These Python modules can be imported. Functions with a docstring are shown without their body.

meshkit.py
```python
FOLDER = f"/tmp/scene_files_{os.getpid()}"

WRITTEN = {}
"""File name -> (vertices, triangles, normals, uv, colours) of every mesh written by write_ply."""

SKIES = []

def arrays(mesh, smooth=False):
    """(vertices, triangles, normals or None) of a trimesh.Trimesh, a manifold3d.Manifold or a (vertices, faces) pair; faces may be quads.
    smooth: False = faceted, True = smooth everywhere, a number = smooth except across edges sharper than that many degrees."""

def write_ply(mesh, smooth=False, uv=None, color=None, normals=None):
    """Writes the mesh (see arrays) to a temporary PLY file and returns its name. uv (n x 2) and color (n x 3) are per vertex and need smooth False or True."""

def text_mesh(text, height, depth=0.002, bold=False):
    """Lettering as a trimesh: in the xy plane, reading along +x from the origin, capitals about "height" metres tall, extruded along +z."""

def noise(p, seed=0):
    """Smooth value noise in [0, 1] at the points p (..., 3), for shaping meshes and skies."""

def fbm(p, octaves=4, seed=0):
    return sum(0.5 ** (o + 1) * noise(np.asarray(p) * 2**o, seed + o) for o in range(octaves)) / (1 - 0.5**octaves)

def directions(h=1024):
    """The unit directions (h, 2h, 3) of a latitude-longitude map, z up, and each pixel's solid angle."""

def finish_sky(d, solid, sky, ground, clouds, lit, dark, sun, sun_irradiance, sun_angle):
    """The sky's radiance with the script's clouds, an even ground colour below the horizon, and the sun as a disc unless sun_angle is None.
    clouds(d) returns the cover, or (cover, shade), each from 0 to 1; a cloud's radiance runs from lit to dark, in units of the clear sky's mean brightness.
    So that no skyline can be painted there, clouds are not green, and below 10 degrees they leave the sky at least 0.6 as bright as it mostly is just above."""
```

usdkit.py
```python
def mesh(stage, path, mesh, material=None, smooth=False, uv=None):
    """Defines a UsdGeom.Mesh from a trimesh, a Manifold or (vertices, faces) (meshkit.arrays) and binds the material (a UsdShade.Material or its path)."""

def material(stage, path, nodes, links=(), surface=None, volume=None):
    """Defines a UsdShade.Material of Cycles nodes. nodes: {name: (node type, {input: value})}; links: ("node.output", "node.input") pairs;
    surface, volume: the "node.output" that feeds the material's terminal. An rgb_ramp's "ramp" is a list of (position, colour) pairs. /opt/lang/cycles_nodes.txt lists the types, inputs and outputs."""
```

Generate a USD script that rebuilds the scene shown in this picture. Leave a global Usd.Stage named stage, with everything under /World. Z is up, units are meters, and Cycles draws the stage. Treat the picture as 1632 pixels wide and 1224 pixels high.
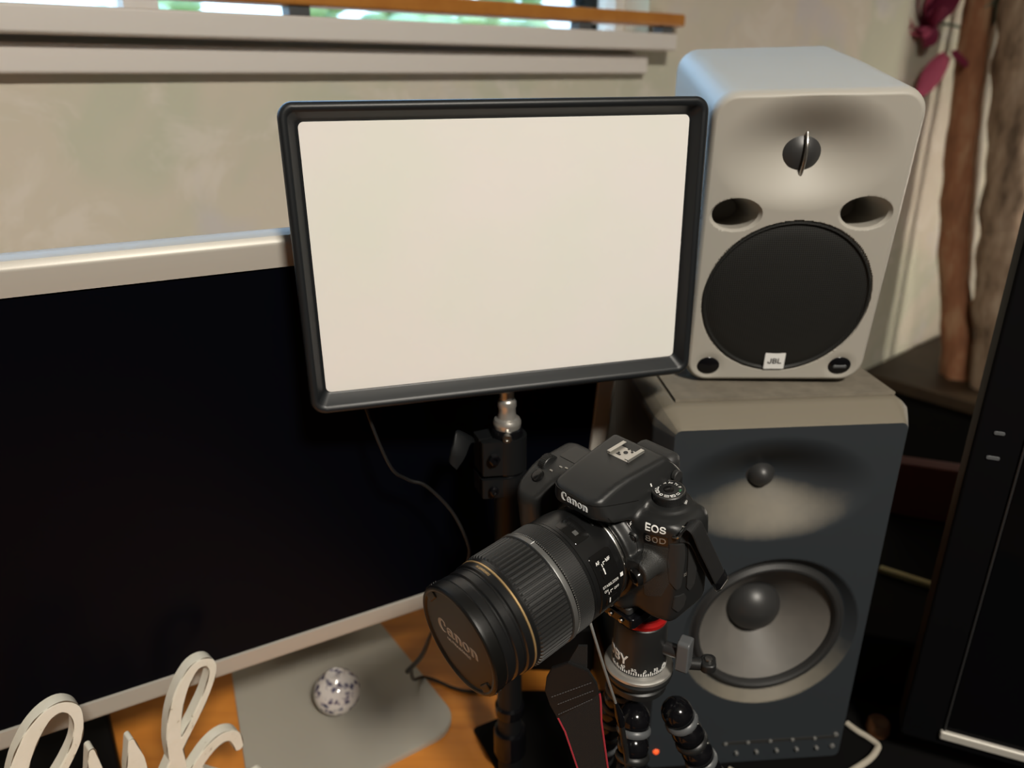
import math, random
import numpy as np
import trimesh
import manifold3d as m3
import shapely
from shapely import affinity
from shapely.geometry import Polygon, Point, LineString, box as sbox
from shapely.ops import unary_union
import usdkit, meshkit
from pxr import Usd, UsdGeom, UsdLux, UsdShade, Gf, Vt

random.seed(7)
rng = np.random.default_rng(7)
stage = Usd.Stage.CreateInMemory()
UsdGeom.SetStageUpAxis(stage, 'Z')
UsdGeom.SetStageMetersPerUnit(stage, 1.0)
UsdGeom.Xform.Define(stage, '/World')
UsdGeom.Scope.Define(stage, '/World/Looks')
V = lambda *a: np.array(a, float)

# ------------------------------------------------------------------ camera
CAM_H = 0.69                                    # above the desk top (z = 0)
th, roll = math.radians(22.2), math.radians(-0.35)
fwd = V(0, math.cos(th), -math.sin(th)); r0 = V(1, 0, 0); u0 = np.cross(r0, fwd)
cright = math.cos(roll) * r0 + math.sin(roll) * u0
cup = -math.sin(roll) * r0 + math.cos(roll) * u0
cam = UsdGeom.Camera.Define(stage, '/World/camera')
cm = np.eye(4); cm[0, :3] = cright; cm[1, :3] = cup; cm[2, :3] = -fwd; cm[3, :3] = (0, 0, CAM_H)
cam.AddTransformOp().Set(Gf.Matrix4d(*cm.ravel().tolist()))
cam.CreateHorizontalApertureAttr(36.0); cam.CreateVerticalApertureAttr(27.0)
cam.CreateFocalLengthAttr(1190.0 / 1632.0 * 36.0)
cam.CreateFStopAttr(5.0); cam.CreateFocusDistanceAttr(0.51)
cam.CreateClippingRangeAttr(Gf.Vec2f(0.02, 200))
cam.CreateExposureAttr(1.12)

# ------------------------------------------------------------------ light
sky = UsdLux.DomeLight.Define(stage, '/World/sky')
sky.CreateIntensityAttr(1.0)
usdkit.material(stage, '/World/Looks/sky_look', {
    'c': ('texture_coordinate', {}), 's': ('separate_xyz', {}),
    'r': ('rgb_ramp', {'ramp': [(0.0, (0.10, 0.12, 0.10)), (0.49, (0.25, 0.30, 0.30)), (0.52, (0.50, 0.74, 1.0)), (1.0, (0.24, 0.48, 1.0))]}),
    'm': ('map_range', {'from_min': -1.0, 'from_max': 1.0}),
    'b': ('background_shader', {'strength': 2.4})},
    [('c.generated', 's.vector'), ('s.z', 'm.value'), ('m.result', 'r.fac'), ('r.color', 'b.color')], surface='b.background')
UsdShade.MaterialBindingAPI.Apply(sky.GetPrim()).Bind(UsdShade.Material.Get(stage, '/World/Looks/sky_look'))
LAMP_POS = V(0.60, -0.88, 1.90)
lamp_light = UsdLux.DiskLight.Define(stage, '/World/ceiling_lamp_light')
lamp_light.CreateRadiusAttr(0.17); lamp_light.CreateIntensityAttr(110.0); lamp_light.CreateColorAttr(Gf.Vec3f(1.0, 0.93, 0.82))
lamp_light.AddTranslateOp().Set(Gf.Vec3d(*(LAMP_POS - V(0, 0, 0.05))))
LAMP2_POS = V(1.90, 1.75, 0.33)                 # added unseen globe lamp right of the frame, brightens the right wall

# ------------------------------------------------------------------ helpers
used = {}
def numbered(parent, name):
    k = parent + '/' + name
    n = used.get(k, 0); used[k] = n + 1
    return name if n == 0 else '%s_%03d' % (name, n)

origin = {}
def tagp(prim, label=None, cat=None, group=None, kind=None):
    for k, v in (('label', label), ('category', cat), ('group', group), ('kind', kind)):
        if v: prim.SetCustomDataByKey(k, v)
    return prim

def thing(name, label, cat, loc=(0, 0, 0), group=None, kind=None):
    path = '/World/' + numbered('/World', name)
    x = UsdGeom.Xform.Define(stage, path); x.AddTranslateOp().Set(Gf.Vec3d(*map(float, loc)))
    origin[path] = V(*loc)
    tagp(x.GetPrim(), label, cat, group, kind)
    return path

def obj(name, mesh, mat, parent='/World', label=None, cat=None, group=None, kind=None, smooth=32):
    """One Mesh prim; mesh is given in world coordinates."""
    path = parent + '/' + numbered(parent, name)
    root = '/'.join(parent.split('/')[:3])
    off = origin.get(root, V(0, 0, 0))
    v, f, n = meshkit.arrays(mesh, smooth)
    m = UsdGeom.Mesh.Define(stage, path)
    m.CreatePointsAttr(Vt.Vec3fArray.FromNumpy((v - off).astype(np.float32)))
    m.CreateFaceVertexCountsAttr(Vt.IntArray.FromNumpy(np.full(len(f), 3, np.int32)))
    m.CreateFaceVertexIndicesAttr(Vt.IntArray.FromNumpy(f.astype(np.int32).ravel()))
    m.CreateSubdivisionSchemeAttr('none')
    if n is not None:
        m.CreateNormalsAttr(Vt.Vec3fArray.FromNumpy(n.astype(np.float32))); m.SetNormalsInterpolation('vertex')
    UsdShade.MaterialBindingAPI.Apply(m.GetPrim()).Bind(M[mat])
    tagp(m.GetPrim(), label, cat, group, kind)
    return path

def cat_(*ms):
    return trimesh.util.concatenate([m for m in ms if m is not None and len(m.faces)])

def man2tri(m):
    q = m.to_mesh(); return trimesh.Trimesh(np.array(q.vert_properties[:, :3]), np.array(q.tri_verts), process=False)
def tri2man(t):
    t = t.copy(); t.merge_vertices()
    return m3.Manifold(m3.Mesh(np.asarray(t.vertices, np.float32), np.asarray(t.faces, np.uint32)))

def frame(yaw, tilt=0.0, rol=0.0):
    n = V(math.sin(yaw) * math.cos(tilt), -math.cos(yaw) * math.cos(tilt), math.sin(tilt))
    x = np.cross(V(0, 0, 1), n); x /= np.linalg.norm(x); y = np.cross(n, x)
    return math.cos(rol) * x + math.sin(rol) * y, -math.sin(rol) * x + math.cos(rol) * y, n
def place(mesh, o, x, y, z, s=1.0):
    """local (x, y, z) coordinates to world"""
    m = mesh.copy(); v = np.asarray(m.vertices) * s
    m.vertices = np.asarray(o) + v[:, :1] * x + v[:, 1:2] * y + v[:, 2:] * z
    return m
def axes_for(d):
    d = np.asarray(d, float) / np.linalg.norm(d)
    a = np.cross(d, V(0, 0, 1)) if abs(d[2]) < 0.9 else np.cross(d, V(1, 0, 0))
    a /= np.linalg.norm(a); return a, np.cross(d, a), d

def rrect(w, h, r, k=6):
    """loop of a rounded rectangle, counter-clockwise, (n, 2)"""
    r = max(min(r, w / 2 - 1e-6, h / 2 - 1e-6), 1e-6); out = []
    for cx, cy, a in ((w/2 - r, h/2 - r, 0), (-w/2 + r, h/2 - r, 90), (-w/2 + r, -h/2 + r, 180), (w/2 - r, -h/2 + r, 270)):
        for t in np.linspace(0, 90, k + 1):
            out.append((cx + r * math.cos(math.radians(a + t)), cy + r * math.sin(math.radians(a + t))))
    return np.array(out)
def loft(loops, cap0=True, cap1=True, closed=False):
    """loops: equal-length (n, 3) loops, joined in order"""
    n = len(loops[0]); v = np.vstack(loops); f = []
    i = np.arange(n); j = (i + 1) % n; K = len(loops)
    for k in range(K if closed else K - 1):
        a, b = k * n, ((k + 1) % K) * n
        f.append(np.stack([a + i, a + j, b + j], 1)); f.append(np.stack([a + i, b + j, b + i], 1))
    vs = [v]; c = len(v)
    if cap0 and not closed:
        vs.append(loops[0].mean(0)[None]); f.append(np.stack([np.full(n, c), j, i], 1)); c += 1
    if cap1 and not closed:
        vs.append(loops[-1].mean(0)[None]); f.append(np.stack([np.full(n, c), (K - 1) * n + i, (K - 1) * n + j], 1)); c += 1
    return trimesh.Trimesh(np.vstack(vs), np.vstack(f), process=False)
def L3(l2, z): return np.column_stack([l2, np.full(len(l2), z)])
def slab(w, h, z0, z1, r=0.004, e=0.0015, k=6, es=3):
    """rounded plate in the xy plane with rounded edges"""
    lo = []
    for t in np.linspace(0, 90, es + 1):
        d = e * (1 - math.sin(math.radians(t))); lo.append(L3(rrect(w - 2*d, h - 2*d, max(r - d, 1e-4), k), z0 + e * (1 - math.cos(math.radians(t)))))
    for t in np.linspace(0, 90, es + 1):
        d = e * (1 - math.cos(math.radians(t))); lo.append(L3(rrect(w - 2*d, h - 2*d, max(r - d, 1e-4), k), z1 - e + e * math.sin(math.radians(t))))
    return loft(lo)
def rbox(c, s, r=0.003, k=3):
    """axis-aligned rounded box"""
    m = slab(s[0], s[1], -s[2]/2, s[2]/2, r, min(r, s[2]/2 - 1e-5), k, 3); m.apply_translation(c); return m
def lathe(prof, n=64, start=0.0):
    """prof: (r, z) pairs, revolved about z; open ends are closed where r = 0"""
    a = np.linspace(0, 2 * math.pi, n, endpoint=False) + start
    loops = [np.column_stack([r * np.cos(a), r * np.sin(a), np.full(n, z)]) for r, z in prof]
    return loft(loops, True, True)
def ringlathe(prof, n=64):
    """closed profile revolved (a ring)"""
    a = np.linspace(0, 2 * math.pi, n, endpoint=False)
    return loft([np.column_stack([r * np.cos(a), r * np.sin(a), np.full(n, z)]) for r, z in prof], closed=True)
def spline(P, n=12):
    P = np.asarray(P, float); out = []
    Q = np.vstack([2 * P[0] - P[1], P, 2 * P[-1] - P[-2]])
    for i in range(1, len(Q) - 2):
        p0, p1, p2, p3 = Q[i-1:i+3]
        for t in np.linspace(0, 1, n, endpoint=False):
            out.append(0.5 * (2*p1 + (p2-p0)*t + (2*p0-5*p1+4*p2-p3)*t*t + (3*p1-p0-3*p2+p3)*t**3))
    out.append(P[-1]); return np.array(out)
def tube(P, r, sides=10, smooth_n=0):
    P = spline(P, smooth_n) if smooth_n else np.asarray(P, float)
    T = np.gradient(P, axis=0); T /= np.linalg.norm(T, axis=1, keepdims=True) + 1e-12
    a = axes_for(T[0])[0]; loops = []
    R = np.broadcast_to(r, (len(P),)) if np.ndim(r) == 0 else np.interp(np.linspace(0, 1, len(P)), np.linspace(0, 1, len(r)), r)
    ang = np.linspace(0, 2 * math.pi, sides, endpoint=False)
    for p, t, rr in zip(P, T, R):
        a = a - t * (a @ t); a /= np.linalg.norm(a) + 1e-12; b = np.cross(t, a)
        loops.append(p + rr * (np.cos(ang)[:, None] * a + np.sin(ang)[:, None] * b))
    return loft(loops)
def cyl(p, q, r, n=32, e=0.0):
    p, q = np.asarray(p, float), np.asarray(q, float); L = np.linalg.norm(q - p)
    prof = [(r - e, 0), (r, e), (r, L - e), (r - e, L)] if e else [(r, 0), (r, L)]
    return place(lathe(prof, n), p, *axes_for(q - p))
def ball(c, r, sub=3):
    m = trimesh.creation.icosphere(sub, r); m.apply_translation(c); return m
def ext(poly, h):
    ps = [g for g in getattr(poly, 'geoms', [poly]) if g.area > 0]
    return trimesh.util.concatenate([trimesh.creation.extrude_polygon(g, h, engine='earcut') for g in ps])
def bevel_ext(poly, h, e, n=3):
    """extrusion with a small rounded front edge"""
    out = [ext(poly, h - e)]
    for k in range(n):
        t0 = math.sin(math.pi / 2 * k / n); t1 = math.sin(math.pi / 2 * (k + 1) / n); d = e * (1 - math.cos(math.pi / 2 * (k + 1) / n))
        m = ext(poly.buffer(-d), e * (t1 - t0) + 1e-5); m.apply_translation([0, 0, h - e + e * t0 - 1e-5]); out.append(m)
    return cat_(*out)
def text(s, h, depth=0.0003, bold=False, center=True, sx=1.0):
    m = meshkit.text_mesh(s, h, depth, bold); m.apply_scale([sx, 1, 1])
    if center:
        b = m.bounds; m.apply_translation([-(b[0][0] + b[1][0]) / 2, -h / 2, 0])
    return m

def serif_logo(h, depth):
    """the camera maker's word mark in thick-and-thin letters, centred; h is the height of the capital"""
    E_ = lambda cx, cy, a, b: affinity.scale(Point(cx, cy).buffer(1, 48), a, b)
    def c_():
        o = E_(0.50, 0.47, 0.50, 0.57).difference(E_(0.66, 0.47, 0.36, 0.47))
        o = o.difference(Polygon([(0.62, 0.47), (1.6, 1.2), (1.6, -0.02), (0.74, 0.10)]))
        return unary_union([o, Polygon([(0.55, 0.98), (0.86, 0.93), (0.88, 0.58), (0.80, 0.60), (0.70, 0.86)]), E_(0.80, 0.66, 0.09, 0.10)])
    def n_():
        st = sbox(0.10, 0, 0.33, 0.70); arch = E_(0.42, 0.40, 0.36, 0.32).difference(E_(0.36, 0.36, 0.18, 0.24)).intersection(sbox(0.2, 0.38, 1, 1))
        return unary_union([st, arch, sbox(0.54, 0, 0.78, 0.42), Polygon([(0.0, 0.70), (0.33, 0.72), (0.33, 0.60), (0.10, 0.56)])])
    def o_(): return E_(0.40, 0.35, 0.40, 0.37).difference(affinity.rotate(E_(0.40, 0.35, 0.17, 0.30), 8))
    def a_():
        bowl = E_(0.30, 0.22, 0.30, 0.23).difference(E_(0.33, 0.21, 0.12, 0.15))
        top = E_(0.36, 0.44, 0.34, 0.28).difference(E_(0.30, 0.40, 0.17, 0.20)).intersection(sbox(0.0, 0.42, 1, 1))
        return unary_union([bowl, top, sbox(0.46, 0.02, 0.70, 0.46), Polygon([(0.60, 0.12), (0.70, 0.0), (0.84, 0.05), (0.84, 0.12)])])
    x, out = 0, []
    for g, w in ((c_(), 0.98), (a_(), 0.88), (n_(), 0.88), (o_(), 0.87), (n_(), 0.80)):
        out.append(affinity.translate(g, x, 0)); x += w
    g = affinity.scale(affinity.translate(unary_union(out), -x / 2, -0.47), h, h, origin=(0, 0))
    return ext(g.simplify(h * 0.004), depth)

# ------------------------------------------------------------------ materials
M = {}
def mat(name, col, rough=0.5, metal=0.0, bump=None, var=None, spec=0.5, coat=0.0, emit=None, aniso=0.0, sheen=0.0):
    """plain principled with optional fine noise relief (scale, distance) and colour variation (scale, second colour, detail)"""
    nodes = {'p': ('principled_bsdf', {'base_color': col, 'roughness': rough, 'metallic': metal, 'specular_ior_level': spec, 'coat_weight': coat, 'coat_roughness': 0.08})}
    if sheen: nodes['p'][1]['sheen_weight'] = sheen
    links = []
    if bump or var: nodes['c'] = ('texture_coordinate', {})
    if bump:
        nodes['bn'] = ('noise_texture', {'scale': bump[0], 'detail': 3.0}); nodes['b'] = ('bump', {'strength': bump[2] if len(bump) > 2 else 0.6, 'distance': bump[1]})
        links += [('c.object', 'bn.vector'), ('bn.fac', 'b.height'), ('b.normal', 'p.normal')]
    if var:
        nodes['vn'] = ('noise_texture', {'scale': var[0], 'detail': var[2] if len(var) > 2 else 3.0, 'roughness': 0.6})
        nodes['vr'] = ('rgb_ramp', {'ramp': [(0.35, col), (0.68, var[1])]})
        links += [('c.object', 'vn.vector'), ('vn.fac', 'vr.fac'), ('vr.color', 'p.base_color')]
    if emit: nodes['p'][1].update({'emission_color': emit[0], 'emission_strength': emit[1]})
    M[name] = usdkit.material(stage, '/World/Looks/' + name, nodes, links, surface='p.BSDF')

mat('black_plastic', (0.0060, 0.0068, 0.0076), 0.48, bump=(2500, 0.00008), spec=0.3)
mat('black_rubber', (0.020, 0.020, 0.020), 0.55, bump=(1800, 0.0001))
mat('camera_black', (0.0125, 0.013, 0.0132), 0.40, bump=(3200, 0.00010, 0.5))
mat('camera_leatherette', (0.022, 0.022, 0.021), 0.55, bump=(1300, 0.0004, 0.9))
mat('camera_gloss', (0.006, 0.006, 0.006), 0.15)
mat('lens_black', (0.0075, 0.0077, 0.008), 0.29, bump=(3000, 0.00006, 0.5))
mat('lens_ring_rubber', (0.016, 0.0162, 0.016), 0.5)
mat('lens_cap_black', (0.0045, 0.0043, 0.0038), 0.36, bump=(2500, 0.00008, 0.5), spec=0.3)
mat('bezel_black', (0.0095, 0.0115, 0.0135), 0.42, bump=(2600, 0.00009, 0.6))
mat('white_print', (0.80, 0.80, 0.78), 0.5)
mat('grey_print', (0.30, 0.29, 0.27), 0.35, 0.5)
mat('tan_print', (0.42, 0.36, 0.30), 0.5)
mat('green_print', (0.05, 0.22, 0.10), 0.5)
mat('gold', (0.62, 0.42, 0.20), 0.35, 0.7)
mat('lens_grey_ring', (0.16, 0.16, 0.155), 0.42, 0.6)
mat('chrome', (0.62, 0.61, 0.58), 0.22, 1.0)
mat('satin_steel', (0.62, 0.60, 0.56), 0.34, 0.8)
mat('steel', (0.42, 0.41, 0.39), 0.30, 1.0, var=(120, (0.30, 0.29, 0.28)))
mat('aluminium', (0.50, 0.475, 0.425), 0.45, 0.20, bump=(900, 0.00004))
mat('foot_aluminium', (0.42, 0.395, 0.34), 0.45, 0.25, bump=(700, 0.00003))
mat('screen_black', (0.0014, 0.0019, 0.0042), 0.36, spec=0.06)
mat('screen_gloss', (0.002, 0.002, 0.0025), 0.06, spec=0.25)
mat('gloss_black', (0.004, 0.004, 0.005), 0.14, spec=0.4)
mat('monitor_black', (0.0030, 0.0030, 0.0036), 0.22, spec=0.12)
mat('diffuser_white', (0.84, 0.81, 0.785), 0.55, spec=0.3, var=(9, (0.80, 0.815, 0.75), 1.5))
mat('speaker_silver', (0.415, 0.392, 0.345), 0.50, 0.0, bump=(1600, 0.00009, 0.5), spec=0.4)
mat('speaker_side', (0.34, 0.335, 0.32), 0.38, 0.2, bump=(1600, 0.0001, 0.5))
mat('speaker_blue_grey_side', (0.026, 0.031, 0.037), 0.55, bump=(1100, 0.00018, 0.7))
mat('dusty_top', (0.20, 0.18, 0.145), 0.85, var=(45, (0.26, 0.235, 0.19), 6.0))
mat('dusty_pad', (0.15, 0.13, 0.10), 0.9, var=(60, (0.20, 0.175, 0.135), 6.0))
mat('cone_grey', (0.115, 0.108, 0.098), 0.55, var=(30, (0.135, 0.125, 0.112)))
mat('dome_black', (0.03, 0.03, 0.03), 0.40)
mat('grille_black', (0.022, 0.022, 0.021), 0.6)
mat('cable_black', (0.012, 0.012, 0.012), 0.4)
mat('cable_beige', (0.42, 0.38, 0.31), 0.5)
mat('cable_grey', (0.16, 0.16, 0.155), 0.4)
mat('strap_black', (0.004, 0.004, 0.0042), 0.75, bump=(1500, 0.0003, 0.8))
mat('leather_black', (0.0055, 0.0055, 0.0057), 0.6, bump=(700, 0.0003, 0.7), spec=0.35)
mat('strap_red', (0.30, 0.02, 0.035), 0.6)
mat('red_metal', (0.60, 0.018, 0.018), 0.28, 0.5)
mat('orange_led', (0.75, 0.09, 0.02), 0.4, emit=((1.0, 0.12, 0.03), 0.35))
mat('control_grey', (0.13, 0.13, 0.125), 0.5)
mat('slate_grey', (0.085, 0.09, 0.095), 0.4)
mat('dark_metal', (0.035, 0.035, 0.036), 0.32, 0.4)
mat('sill_white', (0.74, 0.695, 0.65), 0.5, bump=(40, 0.0003, 0.4))
mat('rail_wood', (0.52, 0.21, 0.035), 0.42, var=(20, (0.44, 0.16, 0.025)))
mat('plain_white', (0.62, 0.60, 0.57), 0.8)
mat('dark_paint', (0.060, 0.055, 0.050), 0.8)
mat('floor_wood', (0.055, 0.032, 0.018), 0.6, var=(9, (0.04, 0.022, 0.012)))
mat('dark_wood', (0.034, 0.021, 0.010), 0.55, var=(25, (0.022, 0.013, 0.007)), spec=0.3)
mat('near_black_wood', (0.0028, 0.0026, 0.0026), 0.7, spec=0.12)
mat('monitor_housing', (0.0030, 0.0030, 0.0036), 0.55, spec=0.08)
mat('cardboard_brown', (0.16, 0.065, 0.028), 0.8)
mat('dull_red_board', (0.085, 0.018, 0.012), 0.8)
mat('pencil_yellow', (0.45, 0.36, 0.16), 0.6)
mat('petal_pink', (0.58, 0.11, 0.20), 0.7)
mat('petal_maroon', (0.20, 0.016, 0.055), 0.7)
mat('leaf_grey', (0.22, 0.26, 0.20), 0.7)
mat('twig_pale', (0.50, 0.47, 0.40), 0.7)
mat('foliage', (0.26, 0.34, 0.17), 0.6, var=(5, (0.52, 0.55, 0.22)))
mat('tree_bark', (0.10, 0.07, 0.05), 0.8)
mat('lawn', (0.10, 0.18, 0.05), 0.9)
mat('lamp_white', (0.8, 0.78, 0.72), 0.5)
mat('copper_orange', (0.14, 0.055, 0.02), 0.5)

mat('globe_glow', (0.8, 0.78, 0.74), 0.4, emit=((1.0, 0.90, 0.76), 30.0))
mat('worn_brown', (0.13, 0.095, 0.06), 0.8)

def special():
    # wallpaper: soft clouds of beige, sage and a little lavender, with faint lighter fern-like marks
    M['wallpaper'] = usdkit.material(stage, '/World/Looks/wallpaper', {
        'c': ('texture_coordinate', {}),
        'n1': ('noise_texture', {'scale': 3.2, 'detail': 3.0, 'roughness': 0.5, 'distortion': 0.8}),
        'r1': ('rgb_ramp', {'ramp': [(0.36, (0.70, 0.625, 0.53)), (0.50, (0.67, 0.615, 0.51)), (0.60, (0.60, 0.595, 0.475))]}),
        'n2': ('noise_texture', {'scale': 9.0, 'detail': 5.0, 'roughness': 0.62, 'distortion': 0.7}),
        'r2': ('rgb_ramp', {'ramp': [(0.54, (0, 0, 0)), (0.66, (0.6, 0.6, 0.6))]}),
        'x2': ('mix_color', {'b': (0.77, 0.71, 0.635)}),
        'mp': ('mapping', {'location': (3.1, 5.2, 1.3)}),
        'n3': ('noise_texture', {'scale': 4.6, 'detail': 3.0, 'roughness': 0.55}),
        'r3': ('rgb_ramp', {'ramp': [(0.60, (0, 0, 0)), (0.70, (0.55, 0.55, 0.55))]}),
        'x3': ('mix_color', {'b': (0.61, 0.58, 0.62)}),
        'p': ('principled_bsdf', {'roughness': 0.75, 'specular_ior_level': 0.3})},
        [('c.object', 'n1.vector'), ('n1.fac', 'r1.fac'), ('c.object', 'n2.vector'), ('n2.fac', 'r2.fac'), ('r2.color', 'x2.fac'), ('r1.color', 'x2.a'),
         ('c.object', 'mp.vector'), ('mp.vector', 'n3.vector'), ('n3.fac', 'r3.fac'), ('r3.color', 'x3.fac'), ('x2.result', 'x3.a'), ('x3.result', 'p.base_color')], surface='p.BSDF')
    # orange varnished desk with long soft grain
    M['desk_wood'] = usdkit.material(stage, '/World/Looks/desk_wood', {
        'c': ('texture_coordinate', {}), 'mp': ('mapping', {'scale': (2.0, 26.0, 4.0), 'rotation': (0, 0, -0.68)}),
        'n': ('noise_texture', {'scale': 2.2, 'detail': 4.0, 'roughness': 0.55, 'distortion': 0.4}),
        'r': ('rgb_ramp', {'ramp': [(0.3, (0.62, 0.235, 0.036)), (0.55, (0.55, 0.195, 0.028)), (0.72, (0.44, 0.145, 0.020))]}),
        'p': ('principled_bsdf', {'roughness': 0.38, 'specular_ior_level': 0.45})},
        [('c.object', 'mp.vector'), ('mp.vector', 'n.vector'), ('n.fac', 'r.fac'), ('r.color', 'p.base_color')], surface='p.BSDF')
    # peeling bark
    for nm, a, b, c3 in (('bark_red', (0.30, 0.125, 0.06), (0.20, 0.085, 0.04), (0.42, 0.25, 0.14)), ('bark_grey', (0.27, 0.185, 0.125), (0.10, 0.065, 0.04), (0.42, 0.32, 0.235))):
        M[nm] = usdkit.material(stage, '/World/Looks/' + nm, {
            'c': ('texture_coordinate', {}), 'mp': ('mapping', {'scale': (1.0, 1.0, 0.3)}),
            'n': ('noise_texture', {'scale': 26.0, 'detail': 4.0, 'roughness': 0.65}),
            'r': ('rgb_ramp', {'ramp': [(0.30, b), (0.48, a), (0.68, c3)]}),
            'b': ('bump', {'strength': 0.6, 'distance': 0.006}),
            'p': ('principled_bsdf', {'roughness': 0.85})},
            [('c.object', 'mp.vector'), ('mp.vector', 'n.vector'), ('n.fac', 'r.fac'), ('r.color', 'p.base_color'), ('n.fac', 'b.height'), ('b.normal', 'p.normal')], surface='p.BSDF')
    # painted wooden letters, cream with rubbed spots
    M['cream_paint'] = usdkit.material(stage, '/World/Looks/cream_paint', {
        'c': ('texture_coordinate', {}), 'n': ('noise_texture', {'scale': 60.0, 'detail': 5.0, 'roughness': 0.7}),
        'r': ('rgb_ramp', {'ramp': [(0.30, (0.34, 0.29, 0.22)), (0.35, (0.74, 0.72, 0.62)), (0.7, (0.80, 0.78, 0.70))]}),
        'p': ('principled_bsdf', {'roughness': 0.55})},
        [('c.object', 'n.vector'), ('n.fac', 'r.fac'), ('r.color', 'p.base_color')], surface='p.BSDF')
    # blue-and-white glazed china
    M['china'] = usdkit.material(stage, '/World/Looks/china', {
        'c': ('texture_coordinate', {}), 'v': ('voronoi_texture', {'scale': 120.0, 'feature': 'smooth_f1', 'smoothness': 0.4}),
        'n': ('noise_texture', {'scale': 120.0, 'detail': 2.0, 'distortion': 1.5}), 'a': ('math', {'math_type': 'add'}),
        'r': ('rgb_ramp', {'ramp': [(0.60, (0.045, 0.045, 0.10)), (0.80, (0.24, 0.225, 0.28)), (0.98, (0.66, 0.62, 0.60))]}),
        'p': ('principled_bsdf', {'roughness': 0.15, 'coat_weight': 0.4})},
        [('c.object', 'v.vector'), ('c.object', 'n.vector'), ('v.distance', 'a.value1'), ('n.fac', 'a.value2'), ('a.value', 'r.fac'), ('r.color', 'p.base_color')], surface='p.BSDF')
    # dark vinyl; tan on upward faces is dust plus painted light on waveguide lip
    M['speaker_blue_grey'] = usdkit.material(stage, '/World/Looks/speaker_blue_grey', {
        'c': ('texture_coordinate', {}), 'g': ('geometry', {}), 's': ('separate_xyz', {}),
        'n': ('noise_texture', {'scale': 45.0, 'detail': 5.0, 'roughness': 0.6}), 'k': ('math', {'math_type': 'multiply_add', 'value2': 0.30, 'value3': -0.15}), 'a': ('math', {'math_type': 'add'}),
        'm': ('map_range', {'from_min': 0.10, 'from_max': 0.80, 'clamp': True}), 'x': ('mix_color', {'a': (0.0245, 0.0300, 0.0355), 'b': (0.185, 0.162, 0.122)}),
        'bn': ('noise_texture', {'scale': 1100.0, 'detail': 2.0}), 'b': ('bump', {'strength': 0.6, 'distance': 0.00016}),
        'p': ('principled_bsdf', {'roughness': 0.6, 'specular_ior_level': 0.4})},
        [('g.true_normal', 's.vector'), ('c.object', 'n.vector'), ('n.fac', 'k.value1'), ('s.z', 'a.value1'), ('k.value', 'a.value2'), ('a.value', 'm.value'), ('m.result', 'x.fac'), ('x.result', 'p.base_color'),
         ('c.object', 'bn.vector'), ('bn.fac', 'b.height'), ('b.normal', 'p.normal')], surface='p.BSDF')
    # window pane
    M['pane'] = usdkit.material(stage, '/World/Looks/pane', {
        'f': ('fresnel', {'IOR': 1.45}), 't': ('transparent_bsdf', {'color': (0.94, 0.97, 0.96)}), 'g': ('glossy_bsdf', {'roughness': 0.02, 'color': (1, 1, 1)}), 'm': ('mix_closure', {})},
        [('f.fac', 'm.fac'), ('t.BSDF', 'm.closure1'), ('g.BSDF', 'm.closure2')], surface='m.closure')
special()

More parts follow.
